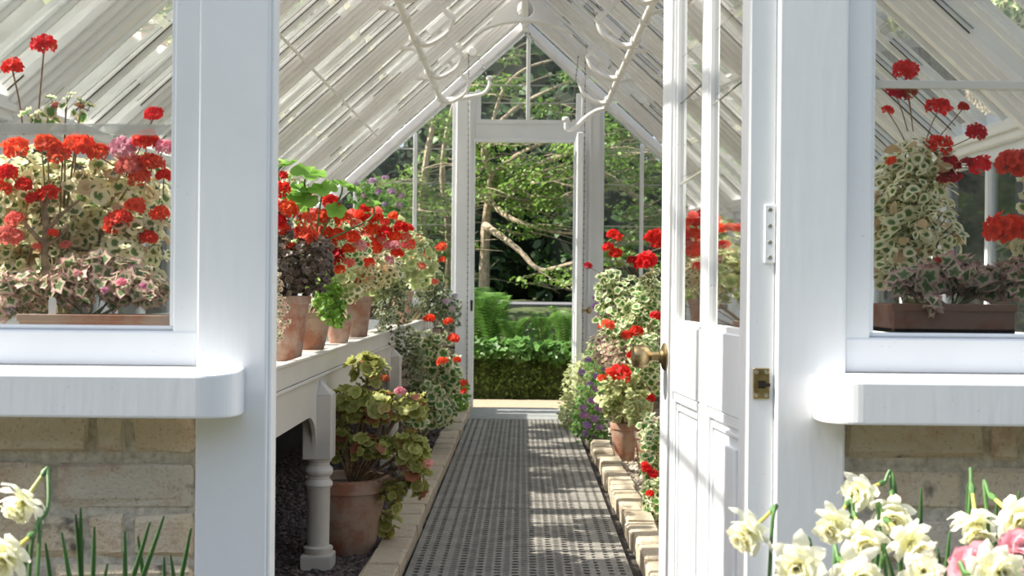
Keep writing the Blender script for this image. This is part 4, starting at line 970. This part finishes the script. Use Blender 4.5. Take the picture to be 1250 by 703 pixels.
plant('zonal_geranium','cream-edged geranium with scarlet heads in the slender staging pot','plant',bp(-.815,6.20,.17),
  [blob(440,330,6.15,24,20,.14),blob(430,350,6.1,18,18,.1),blob(465,330,6.3,26,24,.14),blob(455,300,6.4,24,20,.14)],'round','cream',420,.022,120,
  [H(x,y,6.05,r,c) for x,y,r,c in [(430,262,9,SALM),(465,292,9,SALM),(482,290,10,ORED),(450,322,9,ORED),(418,295,10,RED),(475,318,7,PINK),(495,290,8,SALM),(446,255,8,RED),(480,264,8,ORED),(425,275,12,ORED),(445,270,13,RED),(455,282,12,ORED),(437,285,11,SALM),(455,302,15,ORED),(440,305,10,CRIM),(470,285,11,RED),(490,278,12,RED),(485,310,10,ORED),(460,265,9,RED),(475,300,9,PINK),(440,340,7,ORED),(500,300,9,ORED)]],group='red geraniums along the left staging',stems=8,stemmat='woody')
plant('zonal_geranium','salmon and red geranium near the far end of the left staging','plant',bp(-.80,8.30,.19),
  [blob(495,330,8.2,24,28,.18),blob(520,335,8.4,20,24,.16),blob(500,300,8.5,22,20,.16),blob(480,345,8.0,18,18,.14)],'round','creamgreen',420,.026,110,
  [H(x,y,8.0,r,c) for x,y,r,c in [(498,280,9,RED),(490,293,8,ORED),(510,292,8,SALM),(500,315,8,ORED),(523,312,8,ORED),(539,302,8,ORED),(515,325,7,SALM),(487,272,8,RED),(478,310,7,PINK),(530,345,6,SALM),(540,318,6,ORED),(505,345,7,ORED)]],group='red geraniums along the left staging',stems=8,stemmat='woody')
plant('zonal_geranium','coral and pink geranium filling the back of the left staging, under the lilac flowers','plant',bp(-1.25,6.6,0),
  [blob(420,290,6.4,40,34,.2),blob(465,300,6.8,40,40,.2),blob(400,330,6.0,40,40,.2),blob(505,320,7.6,30,36,.2),blob(450,345,6.9,50,30,.2)],'round','pale',700,.030,110,
  [H(x,y,6.0,r,c) for x,y,r,c in [(412,272,9,SALM),(438,262,8,ORED),(460,258,8,SALM),(398,272,9,SALM),(428,312,8,PINK),(447,292,8,SALM),(470,272,7,ORED),(482,300,8,PINK),(388,298,9,SALM),(495,300,7,SALM),(408,305,8,PINK)]],group='red geraniums along the left staging',stems=10,stemmat='woody')
plant('lilac_flowered_plant','tall spray of small lilac flowers against the left end of the far gable','plant',bp(-1.0,7.2,0),
  [blob(450,240,7.2,28,18,.1),blob(470,260,7.2,26,24,.12),blob(440,270,7.0,30,18,.1)],'ell','green',260,.04,70,
  [H(x,y,7.1,r,(.50,.34,.48,1)) for x,y,r in [(455,222,6),(470,218,5),(478,235,6),(462,235,5),(445,240,5),(488,252,6),(490,240,5),(434,225,4),(470,250,5)]],stems=8,stemmat='greenstem')
plant('trailing_variegated_ivy','dark silver-edged ivy trailing off the staging beside the middle leg','plant',bp(-.78,6.9,0),
  [blob(480,375,6.8,26,26,.12),blob(470,398,6.35,14,26,.05),blob(492,415,6.7,20,28,.06),blob(505,450,6.8,16,34,.06),blob(478,355,6.9,24,16,.1)],'ivy','silver',800,.016,260,up=.3,stems=14,droop=.6,sr=.003)
plant('trailing_variegated_ivy','silver-leaved trailing plant at the far end of the left staging','plant',bp(-.78,8.7,0),
  [blob(530,370,8.6,26,24,.14),blob(545,380,8.7,20,26,.12),blob(520,350,8.5,20,20,.12)],'ivy','silver',600,.022,120,[H(x,y,8.4,5,(.75,.65,.72,1)) for x,y in [(545,368),(552,378),(548,392),(555,362)]],up=.3,stems=8,sr=.003)
# --- LEFT FLOOR
pot((-.618,4.49,.02),.148,.265,'large limed terracotta pot on the gravel beside the nearest staging leg','terra',.05)
plant('zonal_geranium','sprawling yellow-green geranium in the large floor pot, few pink flowers','plant',(-.60,4.47,.25),
  [blob(448,450,4.45,22,20,.06),blob(430,495,4.42,26,24,.08),blob(470,498,4.4,34,20,.09),blob(505,495,4.4,18,16,.06),blob(415,540,4.42,14,24,.06),blob(455,545,4.36,26,14,.08),blob(500,550,4.38,22,22,.08),blob(508,580,4.38,14,26,.06),blob(480,605,4.42,12,20,.05),blob(472,640,4.5,12,18,.04)],'round','zone',400,.026,300,
  [H(523,567,4.3,7,PINK),H(493,572,4.36,9,PINK),H(488,478,4.36,8,PINK),H(505,545,4.36,4,PINK),H(470,462,4.4,7,(.5,.12,.08,1))],stems=30,stemmat='woody',up=.8,out=.9,sr=.006)
plant('ivy_leaved_geranium','dark green cream-edged geranium rambling on the floor behind the large pot','plant',(-.62,6.9,.02),
  [blob(525,430,7.0,28,30,.14),blob(540,460,7.2,24,34,.16),blob(520,490,6.9,20,28,.12),blob(508,515,6.7,12,14,.08),blob(530,500,7.0,22,24,.12),blob(545,495,8,14,26,.1)],'round','creamgreen',420,.030,200,
  [H(x,y,6.6,r,ORED) for x,y,r in [(525,389,8),(547,393,7),(554,414,9),(540,442,8),(521,390,6),(558,440,6),(566,468,6),(566,478,5)]],stems=14,up=.4,droop=.3)
plant('floor_fern','soft green low plant at the foot of the far left jamb','plant',(-.60,9.2,.02),
  [blob(556,480,9.2,16,26,.16),blob(563,490,9.3,10,14,.1)],'ell','lime',320,.035,60,up=.6,stems=4)
# stones on the floor behind the pot
for i,(px,py,d,rr) in enumerate(((500,512,6.3,.07),(498,525,6.1,.06),(492,500,6.4,.06))):
    bm=bmesh.new(); bmesh.ops.create_icosphere(bm,subdivisions=2,radius=rr)
    for v in bm.verts: v.co=Vector((v.co.x*1.2,v.co.y,v.co.z*.65))*(1+R.uniform(-.1,.1))
    me=bpy.data.meshes.new('rock'); bm.to_mesh(me); bm.free(); o=link_mesh('rock',me,M['oldbrick'],None,(P(px,py,d).x,d,.055+ (0 if i<2 else .0))); tag(o,['brown rock behind the large floor pot, under the ivy','rounded rock nearest the large floor pot','rock at the foot of the middle staging leg'][i],'rock')
# --- RIGHT BORDER
pot((.560,6.85,.03),.078,.205,'limed terracotta pot behind the right brick kerb, left of its neighbour','terra',.035,'pots in the right gravel bed')
pot((.655,6.40,.03),.085,.21,'second limed pot in the right gravel bed, against the open door','terra',.035,'pots in the right gravel bed')
plant('zonal_geranium','cream-variegated geranium with scarlet heads in the pots by the right kerb','plant',(.56,6.85,.21),
  [blob(760,490,6.75,26,26,.12),blob(765,465,6.8,24,24,.12),blob(745,480,6.8,18,22,.1),blob(780,500,6.5,18,24,.1)],'round','pale',420,.023,130,
  [H(x,y,6.6,r,c) for x,y,r,c in [(757,458,16,RED),(771,434,8,RED),(777,405,10,RED),(765,410,8,RED),(800,386,9,RED),(793,487,8,RED),(742,398,10,ORED),(745,455,8,ORED),(735,462,7,ORED)]],group='geraniums in the right bed',stems=8)
plant('zonal_geranium','tall green-and-cream geranium with big scarlet heads right of the far door','plant',(.72,7.2,.03),
  [blob(760,380,7.2,34,44,.18),blob(785,400,7.0,26,50,.16),blob(795,370,7.0,20,46,.16),blob(745,350,7.3,20,22,.12),blob(790,450,6.8,20,50,.14)],'round','creamgreen',800,.026,240,
  [H(x,y,6.9,r,c) for x,y,r,c in [(750,289,11,RED),(742,303,9,RED),(752,310,10,RED),(797,290,13,RED),(788,320,18,RED),(772,318,8,CRIM),(803,298,11,RED),(718,325,6,CRIM)]],group='geraniums in the right bed',stems=14,sr=.005)
plant('zonal_geranium','low variegated geranium with red blooms at the door foot, by the kerb','plant',(.66,5.6,.03),
  [blob(800,560,5.4,20,50,.10),blob(798,610,5.1,14,30,.08),blob(795,530,5.6,16,24,.1)],'round','creamgreen',260,.022,120,
  [H(x,y,5.0,r,RED) for x,y,r in [(789,572,8),(797,579,8),(793,603,6),(787,568,6)]],group='geraniums in the right bed',stems=8)
plant('purple_flowered_plant','low mound of purple-flowered trailing plant beside the path','plant',(.50,7.9,.03),
  [blob(722,500,7.8,22,40,.18),blob(735,450,8.0,24,40,.2),blob(712,520,7.8,14,22,.14),blob(732,530,7.5,16,14,.08)],'ell','green',900,.030,150,
  [H(x,y,7.5,r*1.35,(.62,.34,.66,1)) for x,y,r in [(713,507,5),(725,512,5),(716,520,5),(723,490,5),(732,523,5),(738,540,4),(712,498,4),(731,500,4),(745,440,5),(738,452,4),(728,460,4),(748,425,5),(722,535,4),(735,485,4),(755,445,4),(710,455,4),(718,440,4),(730,420,4),(726,475,4),(742,470,4),(728,375,5),(735,385,4),(720,470,4),(760,425,4),(750,350,4),(727,365,4),(715,530,4)]],stems=8)
plant('pale_green_bush','pale green bushy plant at the right foot of the far doorway','plant',(.52,8.9,.03),
  [blob(706,480,8.8,22,36,.22),blob(695,505,8.7,14,22,.16),blob(715,455,9.0,20,26,.2),blob(703,515,8.5,16,14,.12),blob(735,430,8.9,20,24,.16)],'ell','pale',1500,.030,200,up=.7,stems=8)
plant('salmon_geranium','variegated pinkish-cream shrub between the purple flowers and the open door','plant',(.70,7.6,.03),
  [blob(745,425,7.5,24,28,.16),blob(760,440,7.3,22,24,.14)],'round','pinkedge',320,.02,100,[H(x,y,7.2,r,c) for x,y,r,c in [(735,398,6,ORED),(750,400,7,ORED),(770,405,7,RED),(783,395,7,RED)]],stems=5)
# behind the door glass on the right
plant('zonal_geranium','red geranium seen through the open door panes','plant',(.95,4.9,.03),
  [blob(850,380,4.8,40,50,.2),blob(890,370,4.6,34,60,.2),blob(860,450,4.8,50,60,.2),blob(900,300,4.8,30,30,.12),blob(860,310,5,26,30,.14)],'round','creamgreen',600,.026,140,
  [H(x,y,4.4,r,c) for x,y,r,c in [(890,216,13,RED),(845,288,12,RED),(835,292,10,CRIM),(885,300,15,ORED),(893,285,9,RED),(858,258,8,SALM),(845,350,10,ORED),(888,142,7,RED),(880,260,9,SALM),(840,320,9,RED),(868,330,9,ORED)]],group='geraniums in the right bed',stems=14,sr=.005)
plant('zonal_geranium','green and red geranium mass behind the closed part of the open door','plant',(1.35,6.2,.03),
  [blob(900,360,6.0,70,70,.3),blob(980,340,5.6,70,70,.3)],'round','creamgreen',600,.035,60,[H(x,y,5.7,10,RED) for x,y in [(870,300),(900,290),(930,280),(960,270)]],group='geraniums in the right bed',stems=6)

# ================================================================== GARDEN BEHIND
def terrain():
    nx,ny=40,30; V=[];Fc=[]
    for j in range(ny+1):
        for i in range(nx+1):
            x=-12+24*i/nx; y=10.95+14*(j/ny)**1.2; t=y-10.95
            z=.34+.10*math.sin(x*2.1)*math.exp(-t)+ (0.42*min(1,max(0,(t-.7)/1.6))) + .03*math.sin(x*5+y*3)
            if y<10.96: z=.33
            if 13.2<y<16: z=.77
            V.append((x,y,z))
    for j in range(ny):
        for i in range(nx): a=j*(nx+1)+i; Fc.append((a,a+1,a+nx+2,a+nx+1))
    mb=MB(); mb.add(V,Fc); mb.add([(-12,10.9,-.06),(12,10.9,-.06),(12,10.97,.34),(-12,10.97,.34)],[(0,1,2,3)])
    return mb
struct(terrain().build('garden_bank',M['moss'],smooth=True))
struct(MB().box(-9,9,13.3,15.6,.70,.79).build('raised_path',M['greypath']))
def sprays(br,n,rx=.26,rz=.07,drop=.0):
    out=[]
    for k in range(n):
        pts=br[R.randint(0,len(br)-1)][0]; i=R.randint(max(0,len(pts)//3-1),len(pts)-2); p=Vector(pts[i]).lerp(Vector(pts[i+1]),R.random())
        out.append(((p.x+R.uniform(-.28,.28),p.y+R.uniform(-.4,.3),p.z+R.uniform(-.16,.18)-drop),(rx*R.uniform(.6,1.3),rx*R.uniform(.6,1.2),rz*R.uniform(.6,1.5))))
    return out
def foliage_thing(name,label,cat,blobs,n,size,mat,tm=CARD,up=.5,core=None,branches=None,group=None,extra=None,br=.02,base=None):
    cz=min(b[0][2]-b[1][2] for b in blobs); c0=blobs[0][0]
    root=tag(empty(name,base or (c0[0],c0[1],max(0,cz))),label,cat,group)
    vol=[b[1][0]*b[1][2]+b[1][1]*b[1][2] for b in blobs]; tv=sum(vol); Pp=[];Dd=[]
    for (c,r),v in zip(blobs,vol):
        p,d=sample_blob(c,r,max(5,int(n*v/tv)),.28); Pp.append(p); Dd.append(d)
    Pp=np.concatenate(Pp);Dd=np.concatenate(Dd); nn=len(Pp)
    nr=Dd*.6+np.array([0,-.1,up])+NR.normal(size=(nn,3))*.45; tip=Dd+NR.normal(size=(nn,3))*.5-np.array([0,0,.2])
    B=np.array([basis(nr[i],tip[i]) for i in range(nn)]); S=size*NR.uniform(.6,1.3,nn)
    me=scatter_mesh('foliage',tm,Pp,B,S); o=link_mesh('foliage',me,L[mat],root); o['kind']='stuff'
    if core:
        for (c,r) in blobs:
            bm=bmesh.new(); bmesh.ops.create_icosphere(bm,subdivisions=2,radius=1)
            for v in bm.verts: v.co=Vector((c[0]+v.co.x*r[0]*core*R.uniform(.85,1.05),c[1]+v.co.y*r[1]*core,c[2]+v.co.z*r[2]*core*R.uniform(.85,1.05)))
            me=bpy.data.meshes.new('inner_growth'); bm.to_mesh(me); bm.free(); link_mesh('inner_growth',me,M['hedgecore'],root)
    if branches and mat=='tree':
        tw=MB()
        for (c,r) in blobs:
            for q in range(5):
                a=Vector((c[0]+R.uniform(-.9,.9)*r[0],c[1]+R.uniform(-.8,.8)*r[1],c[2]+R.uniform(-.9,.6)*r[2])); b=a+Vector((R.uniform(.15,.5),R.uniform(-.2,.2),R.uniform(-.12,.16)))
                tw.tube(smooth_path([a,a.lerp(b,.5)+Vector((0,0,R.uniform(-.04,.05))),b],3),[.007,.006,.006,.005,.004,.003,.002],4,False)
        o=tw.build('twigs',M['bark'],root); o['kind']='stuff'
    if branches:
        for bpts in branches:
            pts=smooth_path(bpts[0],5); m_=len(pts); r0=bpts[1]
            MB().tube(pts,[r0*(1-.65*i/(m_-1))*(1+.12*math.sin(i*2.3)) for i in range(m_)],7).build('branch',M['bark'],root,True)
    return root
# ivy and moss on the low bank
bl=[(tuple((x,10.93,.19+.14*math.sin(x*3)*0)),(.28,.08,.20)) for x in np.arange(-2.4,2.7,.34)]
foliage_thing('creeping_moss','low mossy green ground cover on the face of the garden bank','ground cover',bl,9000,.035,'mossleaf',base=(0,10.9,0))
foliage_thing('ground_ivy','dark ivy draped over the top of the bank beyond the far door','ivy',[((x,10.92,.40+R.uniform(-.04,.04)),(.28,.10,.10)) for x in np.arange(-2.4,2.7,.34)],2600,.045,'green',tm=IVY,base=(0,11.0,.3))
foliage_thing('woodland_groundcover','bright green low plants on top of the bank beyond the far door','ground cover',[((x,11.7+R.uniform(-.2,.5),.46+R.uniform(0,.1)),(.35,.35,.10)) for x in np.arange(-2.6,2.8,.4)],1900,.045,'fern',tm=ELL,base=(0,11.7,.4))
# ferns
def fern(px,py,d,L_,n,label,mat='fern',lean=(0,0),spread=.9,up=1.0,group='ferns on the garden bank',w=1):
    b=P(px,py,d); b=Vector((b.x,d,b.z)); root=tag(empty('fern',b),label,'fern',group)
    for k in range(n):
        a=2*math.pi*k/n+R.uniform(-.3,.3); l=L_*R.uniform(.75,1.1); V=[];Fc=[];ra=[]
        dirx=Vector((math.cos(a)+lean[0],math.sin(a)*.8-.2+lean[1],0))*spread
        pts=[]; m_=24
        for i in range(m_+1):
            t=i/m_; pts.append(b+dirx*l*(t*.75)*w+Vector((0,0,l*up*(t-.42*t*t*t))))
        for i in range(1,m_):
            t=i/m_; tg=(pts[i+1]-pts[i-1]).normalized(); sdv=tg.cross(Vector((0,0,1))); sdv=sdv.normalized() if sdv.length>.01 else Vector((1,0,0)); pl=l*.26*math.sin(math.pi*(t*.85+.12))
            for sg in (-1,1):
                p0=pts[i]; q=p0+sdv*sg*pl+tg*pl*.35+Vector((0,0,-pl*.15)); w_=tg*l*.0055
                n0=len(V); V+=[p0-w_,p0.lerp(q,.45)-w_*1.3,q,p0.lerp(q,.45)+w_*1.3,p0+w_]; ra+=[0,.6,1,.6,0]; Fc+=[(n0,n0+1,n0+4),(n0+1,n0+3,n0+4),(n0+1,n0+2,n0+3)]
        me=tri_mesh('frond',np.array([tuple(v) for v in V]),np.array(Fc),np.array(ra),np.full(len(V),R.random()),False)
        o=link_mesh('frond',me,L[mat],root); MB().tube(pts,[.005*(1.1-i/m_) for i in range(m_+1)],4).build('midrib',M['stem'],o)
    return root
fern(600,425,11.5,.62,20,'bushy fern at the left in the far doorway view',spread=.42,up=1.25)
fern(583,420,11.9,.70,16,'fern clump at the far left of the doorway view, behind the bushy one',spread=.45,up=1.2)
fern(625,428,11.35,.42,14,'small bright fern between the bushy fern and the pale one',spread=.5,up=1.1)
fern(662,425,11.3,.50,9,'pale upright fern in the middle of the far doorway view',spread=.4,up=1.1)
fern(688,425,11.6,.52,9,'upright fern at the right of the doorway view',lean=(.1,0),spread=.35,up=1.15)
fern(520,425,12.0,.7,12,'fern seen through the far left window',spread=.5)
fern(760,425,12.0,.7,12,'fern seen through the far right window',spread=.5)
# shrubs behind, trees with bare arching branches
T1=[([P(590,430,12.4),P(592,300,12.4),P(600,242,12.3),P(632,224,12.2),P(655,203,12.0),P(700,186,11.9),P(740,180,11.8)],.055),
    ([P(598,245,12.3),P(618,264,12.1),P(645,275,12.0),P(680,284,11.9),P(730,286,11.8)],.030),
    ([P(592,275,12.3),P(616,292,12.0),P(636,308,11.9),P(660,330,11.8),P(700,322,11.7),P(730,325,11.7)],.034),
    ([P(600,242,12.3),P(600,215,12.2),P(640,185,12.1),P(690,165,12.0),P(730,140,12)],.028),
    ([P(600,215,12.2),P(590,180,12.1),P(620,140,12.0),P(660,115,12),P(700,98,12)],.030),
    ([P(592,200,12.2),P(610,120,12.1),P(640,85,12.0),P(690,70,12)],.022),
    ([P(632,224,12.2),P(650,240,12.0),P(690,238,11.9),P(720,250,11.8)],.016)]
foliage_thing('arching_tree','tree with pale arching branches and fresh leaves beyond the far door','tree',
  sprays(T1,46),4800,.040,'tree',tm=ELL,branches=T1,up=.8,base=(P(590,430,12.4).x,12.4,.75))
T2=[([P(520,440,12.6),P(522,330,12.6),P(515,250,12.5),P(525,170,12.4),P(545,90,12.3)],.06),([P(545,440,12.9),P(548,300,12.9),P(540,200,12.8),P(560,100,12.8)],.05),([P(522,330,12.6),P(495,270,12.5),P(480,220,12.4)],.03),([P(505,440,13),P(500,330,13),P(480,250,13)],.04)]
foliage_thing('multi_stem_tree','several slim pale trunks with leafy sprays seen through the far left window','tree',
  sprays(T2,34),3800,.040,'tree',tm=ELL,branches=T2,up=.8,base=(P(520,440,12.6).x,12.6,.75))
T3=[([P(830,440,12.6),P(820,330,12.6),P(790,260,12.4),P(750,220,12.3),P(720,205,12.3)],.05),([P(790,260,12.4),P(770,290,12.3),P(740,300,12.2)],.025),([P(820,330,12.6),P(830,240,12.5),P(790,190,12.4),P(750,160,12.4)],.035)]
foliage_thing('spreading_tree','leafy spreading tree seen through the far right window','tree',
  sprays(T3,34),3800,.040,'tree',tm=ELL,branches=T3,up=.8,base=(P(830,440,12.6).x,12.6,.75))
SH=[(-2.95,17.3,.85,1.5,'dark'),(-1.0,17.6,.85,1.5,'dark'),(.95,17.6,.85,1.5,'dark'),(2.9,17.3,.85,1.5,'dark'),(-4.9,17.2,.8,1.3,'dark'),(4.9,17.2,.8,1.3,'dark')]
lab=['dark shrub far left beyond the gable glass','dark shrub just left of centre beyond the doorway','dark shrub just right of centre beyond the doorway','dark shrub to the right beyond the gable glass','outer dark shrub on the left garden edge','outer dark shrub on the right garden edge']
for (x,y,r,hh,k),lb_ in zip(SH,lab):
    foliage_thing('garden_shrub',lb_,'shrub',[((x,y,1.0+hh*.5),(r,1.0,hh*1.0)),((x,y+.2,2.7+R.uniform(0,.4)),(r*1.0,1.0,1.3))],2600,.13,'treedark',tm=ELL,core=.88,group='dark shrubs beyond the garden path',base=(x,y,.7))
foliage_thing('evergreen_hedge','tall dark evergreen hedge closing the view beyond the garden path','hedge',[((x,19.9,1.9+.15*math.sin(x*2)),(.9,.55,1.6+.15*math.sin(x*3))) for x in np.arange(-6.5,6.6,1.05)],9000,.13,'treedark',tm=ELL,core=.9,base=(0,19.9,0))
foliage_thing('evergreen_hedge','added unseen hedge behind the camera, dimming sky light on the glasshouse front','hedge',[((x,-7,2.3),(1.5,.9,2.5)) for x in np.arange(-9,9.1,1.8)],5000,.16,'green',tm=ELL,core=.93,base=(0,-7,0))  # added out of view to block sky light on the facade and window reflections
# ring of big trees round the glasshouse
k=0
names=['seen through the left roof panes, nearest','seen through the left roof panes, farther','filling the left front window panes','behind the far gable, on its left','behind the middle of the far gable','behind the far gable, on its right','filling the right front window panes','seen through the right roof panes, farther','seen through the right roof panes, nearest']
for (x,y,r,h0) in ((-8.2,12,1.8,1.9),(-12,18,2.2,2.2),(-7.6,16.6,1.8,3.0),(-3.6,24.5,1.7,1.9),(0.2,23.5,2.3,4.2),(4.2,24.5,1.7,1.9),(7.9,16.6,1.8,3.0),(12.2,18,2.2,2.2),(8.2,12,1.8,1.9)):
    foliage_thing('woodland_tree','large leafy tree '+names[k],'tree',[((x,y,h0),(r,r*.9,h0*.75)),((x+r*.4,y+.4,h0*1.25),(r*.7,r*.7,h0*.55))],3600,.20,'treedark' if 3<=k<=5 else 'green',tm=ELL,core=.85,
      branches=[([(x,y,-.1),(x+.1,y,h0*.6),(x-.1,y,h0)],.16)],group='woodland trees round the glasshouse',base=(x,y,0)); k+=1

# ================================================================== DAFFODILS IN FRONT
def tepal_mesh(name,n,l,w,back,seed,inner=False,rows=1):
    r=np.random.RandomState(seed); V=[];Fc=[];Ra=[]
    for q in range(rows):
        for k in range(n):
            a=2*math.pi*(k+.5*q)/n+r.uniform(-.15,.15); ll=l*(1-.22*q)*r.uniform(.85,1.1); ww=w*r.uniform(.85,1.1); bk=back+q*.35+r.uniform(-.12,.12)
            d=np.array([math.cos(a),math.sin(a),0]); t=np.array([-math.sin(a),math.cos(a),0]); n0=len(V)
            S=5
            for i in range(S+1):
                u=i/S; wd=ww*math.sin(math.pi*(u*.88+.06))**.7*(1 if i<S else .15); z=ll*(bk*u+.25*math.sin(u*3)*(-1 if not inner else 1)+r.uniform(-.04,.04)); c=d*ll*u*math.cos(min(1.2,abs(bk)))
                for s_ in (-1,0,1): V.append(c+t*wd*s_+np.array([0,0,z+ (.18*ww if s_ else 0)+r.uniform(-.03,.03)*ll])); Ra.append(u)
            for i in range(S):
                for s_ in (0,1):
                    a0=n0+i*3+s_; Fc+=[(a0,a0+1,a0+4),(a0,a0+4,a0+3)]
    me=tri_mesh(name,np.array(V),np.array(Fc),np.array(Ra),np.zeros(len(V))); me.materials.append(M['petal']); return me
OUT=[tepal_mesh('outer_petals',6,.037,.0095,-.15+.15*i,i,False,2) for i in range(3)]
INN=[tepal_mesh('inner_petals',9,.027,.0085,.6,20+i,True,4) for i in range(3)]
for m_ in OUT+INN: m_.materials.clear(); m_.materials.append(M['cream_petal'])
dcount=0
def daffodil(px,py,d,face,label,sc=1.0,base=None,bend=None):
    global dcount; dcount+=1
    c=P(px,py,d); f=np.array(face,float); f/=np.linalg.norm(f)
    bx=base if base is not None else (c.x+R.uniform(-.03,.05), d+R.uniform(.0,.06)); b=Vector((bx[0],bx[1],.155))
    sc*=.97; root=tag(empty('daffodil',b),label,'daffodil','white double daffodils in front of the wall'); Bz=basis(f)
    put('outer_petals',OUT[dcount%3],root,c,Bz,sc,CREAM); put('inner_petals',INN[dcount%3],root,c,Bz,sc,WHITE)
    F3=Vector(tuple(f)); bk=c-F3*.012*sc; n1=c-F3*.040*sc
    MB().tube([c,bk,n1],[.005*sc,.0028*sc,.0023*sc],8).build('floral_tube',M['yellowgreen'],root,True)
    MB().tube([n1,n1-F3*.006*sc,n1-F3*.014*sc],[.0025*sc,.0045*sc,.0025*sc],8).build('ovary',M['greenstem'],root,True)
    e=n1-F3*.014*sc; top=e-F3*.012+Vector((0,0,.012)); top2=Vector((e.x*.85+b.x*.15-F3.x*.02,e.y,e.z-.03))
    if bend: top=P(*bend,d); top2=top+Vector(((b.x-top.x)*.35,0,-.05))
    MB().tube(smooth_path([e,top,top2,b+Vector(((top2.x-b.x)*.3,0,(top2.z-b.z)*.5)),b],5),.0026,7).build('flower_stem',M['greenstem'],root,True)
M['yellowgreen']=simple('yellow_green_tube',(.55,.50,.10),.5,0,60,.2)
DF=[(915,650,1.66,(-.75,-.5,-.55),'cream daffodil at the left end of the right clump, nodding over the doorpost',1.1,(945,622)),
(1051,600,1.74,(-.75,-.55,-.15),'topmost cream daffodil of the right clump, side-on',1.0,None),
(1018,640,1.70,(-.55,-.65,-.5),'cream daffodil below and left of the topmost bloom',1.0,None),
(1054,657,1.68,(.05,-.8,-.5),'cream daffodil in the middle of the right clump, facing the path',1.0,None),
(1090,628,1.72,(-.2,-.8,-.4),'cream daffodil right of the topmost bloom',1.1,None),
(1112,664,1.66,(.35,-.75,-.4),'spreading cream daffodil in front of the pink flowers',1.15,None),
(1192,640,1.72,(-.1,-.6,-.75),'cream daffodil hanging above the pink flowers',1.2,None),
(1240,632,1.66,(.2,-.8,-.3),'cream daffodil at the right edge of the photo',1.2,None),
(975,690,1.5,(-.35,-.9,-.1),'large cream daffodil low in the right clump, nearest the doorpost',1.15,None),
(1045,702,1.5,(.1,-.9,-.1),'cream daffodil cut by the bottom edge, under the middle bloom',1.15,None),
(1125,700,1.55,(-.1,-.8,.3),'cream daffodil cut by the bottom edge, left of the pink flower',1.0,None),
(1215,700,1.45,(.2,-.9,.2),'cream daffodil at the bottom edge, below the pink flowers',1.2,None),
(28,614,1.68,(-.35,-.6,-.75),'pale yellow daffodil of the left clump, upper one',1.1,(58,622)),
(8,680,1.6,(-.2,-.85,-.3),'white daffodil at the lower left corner of the photo',1.2,None)]
for px,py,d,fc,lb_,s_,bd in DF: daffodil(px,py,d,fc,lb_,s_,None,bd)
# pink double blooms
def pink_flower(px,py,d,r,label):
    c=P(px,py,d); b=Vector((c.x+.01,d+.03,.155)); root=tag(empty('pink_double_flower',b),label,'flower','pink double blooms in front of the wall')
    for q,(n,l,w,bk) in enumerate(((8,1.0,.42,.35),(9,.95,.38,.75),(9,.85,.34,1.1),(8,.7,.3,1.35),(7,.5,.24,1.5))):
        me=tepal_mesh('petal_layer',n,r*l,r*w,bk,50+q+int(px),True); o=put('petal_layer',me,root,c-Vector((0,0,r*.3)),basis((-.1,-.7,.7)),1,(.93,.46+.06*q,.53+.05*q,1))
    MB().tube(smooth_path([c-Vector((0,-.01,r*.3)),(c+b)/2,b],5),.005,8).build('flower_stem',M['greenstem'],root,True)
pink_flower(1186,690,1.58,.040,'frilly deep pink double bloom left of its paler neighbour'); pink_flower(1243,672,1.62,.038,'pale pink double bloom at the right edge of the photo')
# leaf blades
def blades(label,xs,name='daffodil_leaves'):
    cx=sum(x[0] for x in xs)/len(xs); root=tag(empty(name,(P(cx,700,1.75).x,1.75,.155)),label,'leaves','clumps of daffodil leaves')
    for (px,py,lean,d) in xs:
        tip=P(px,py,d); b=Vector((tip.x-lean*.12,d+.02,.16)); pts=smooth_path([b,b.lerp(tip,.55)-Vector((lean*.02,0,0)),tip],5); V=[];Fc=[];ra=[];m_=len(pts)
        for i,p in enumerate(pts):
            w=.0045*(1-(i/(m_-1))**6*.7); a=R.uniform(-.02,.02)
            V+=[p+Vector((-w,.002,0)),p+Vector((0,-.002,0)),p+Vector((w,.002,0))]; ra+=[1,.3,1]
        for i in range(m_-1):
            for s_ in (0,1): a0=i*3+s_; Fc+=[(a0,a0+1,a0+4),(a0,a0+4,a0+3)]
        me=tri_mesh('blade',np.array([tuple(v) for v in V]),np.array(Fc),np.array(ra),np.full(len(V),R.random())); link_mesh('blade',me,L['blade'],root)
blades('green daffodil leaves against the bricks left of the left doorpost',[(98,620,0,1.8),(92,628,-.2,1.8),(115,643,.1,1.78),(152,648,0,1.8),(200,630,.9,1.8),(183,637,.8,1.78),(233,645,.5,1.82),(208,678,-.3,1.8),(55,663,-.3,1.75),(33,665,.3,1.7),(200,680,0,1.85),(131,688,.5,1.7),(168,655,-.3,1.84),(75,650,-.4,1.75)])
blades('green daffodil leaves among the cream flowers on the right',[(1182,590,0,1.82),(1218,608,.1,1.8),(1125,596,0,1.84),(1232,612,.5,1.82),(1075,640,.2,1.8),(1095,660,-.4,1.75),(1130,650,.1,1.78),(1160,650,.2,1.8),(1210,640,-.1,1.75),(1030,670,-.3,1.78),(1000,680,-.4,1.74),(1145,670,-.5,1.7),(1070,690,.6,1.6),(1025,675,-1,1.6),(1080,668,-.8,1.65),(1245,600,.2,1.82)])
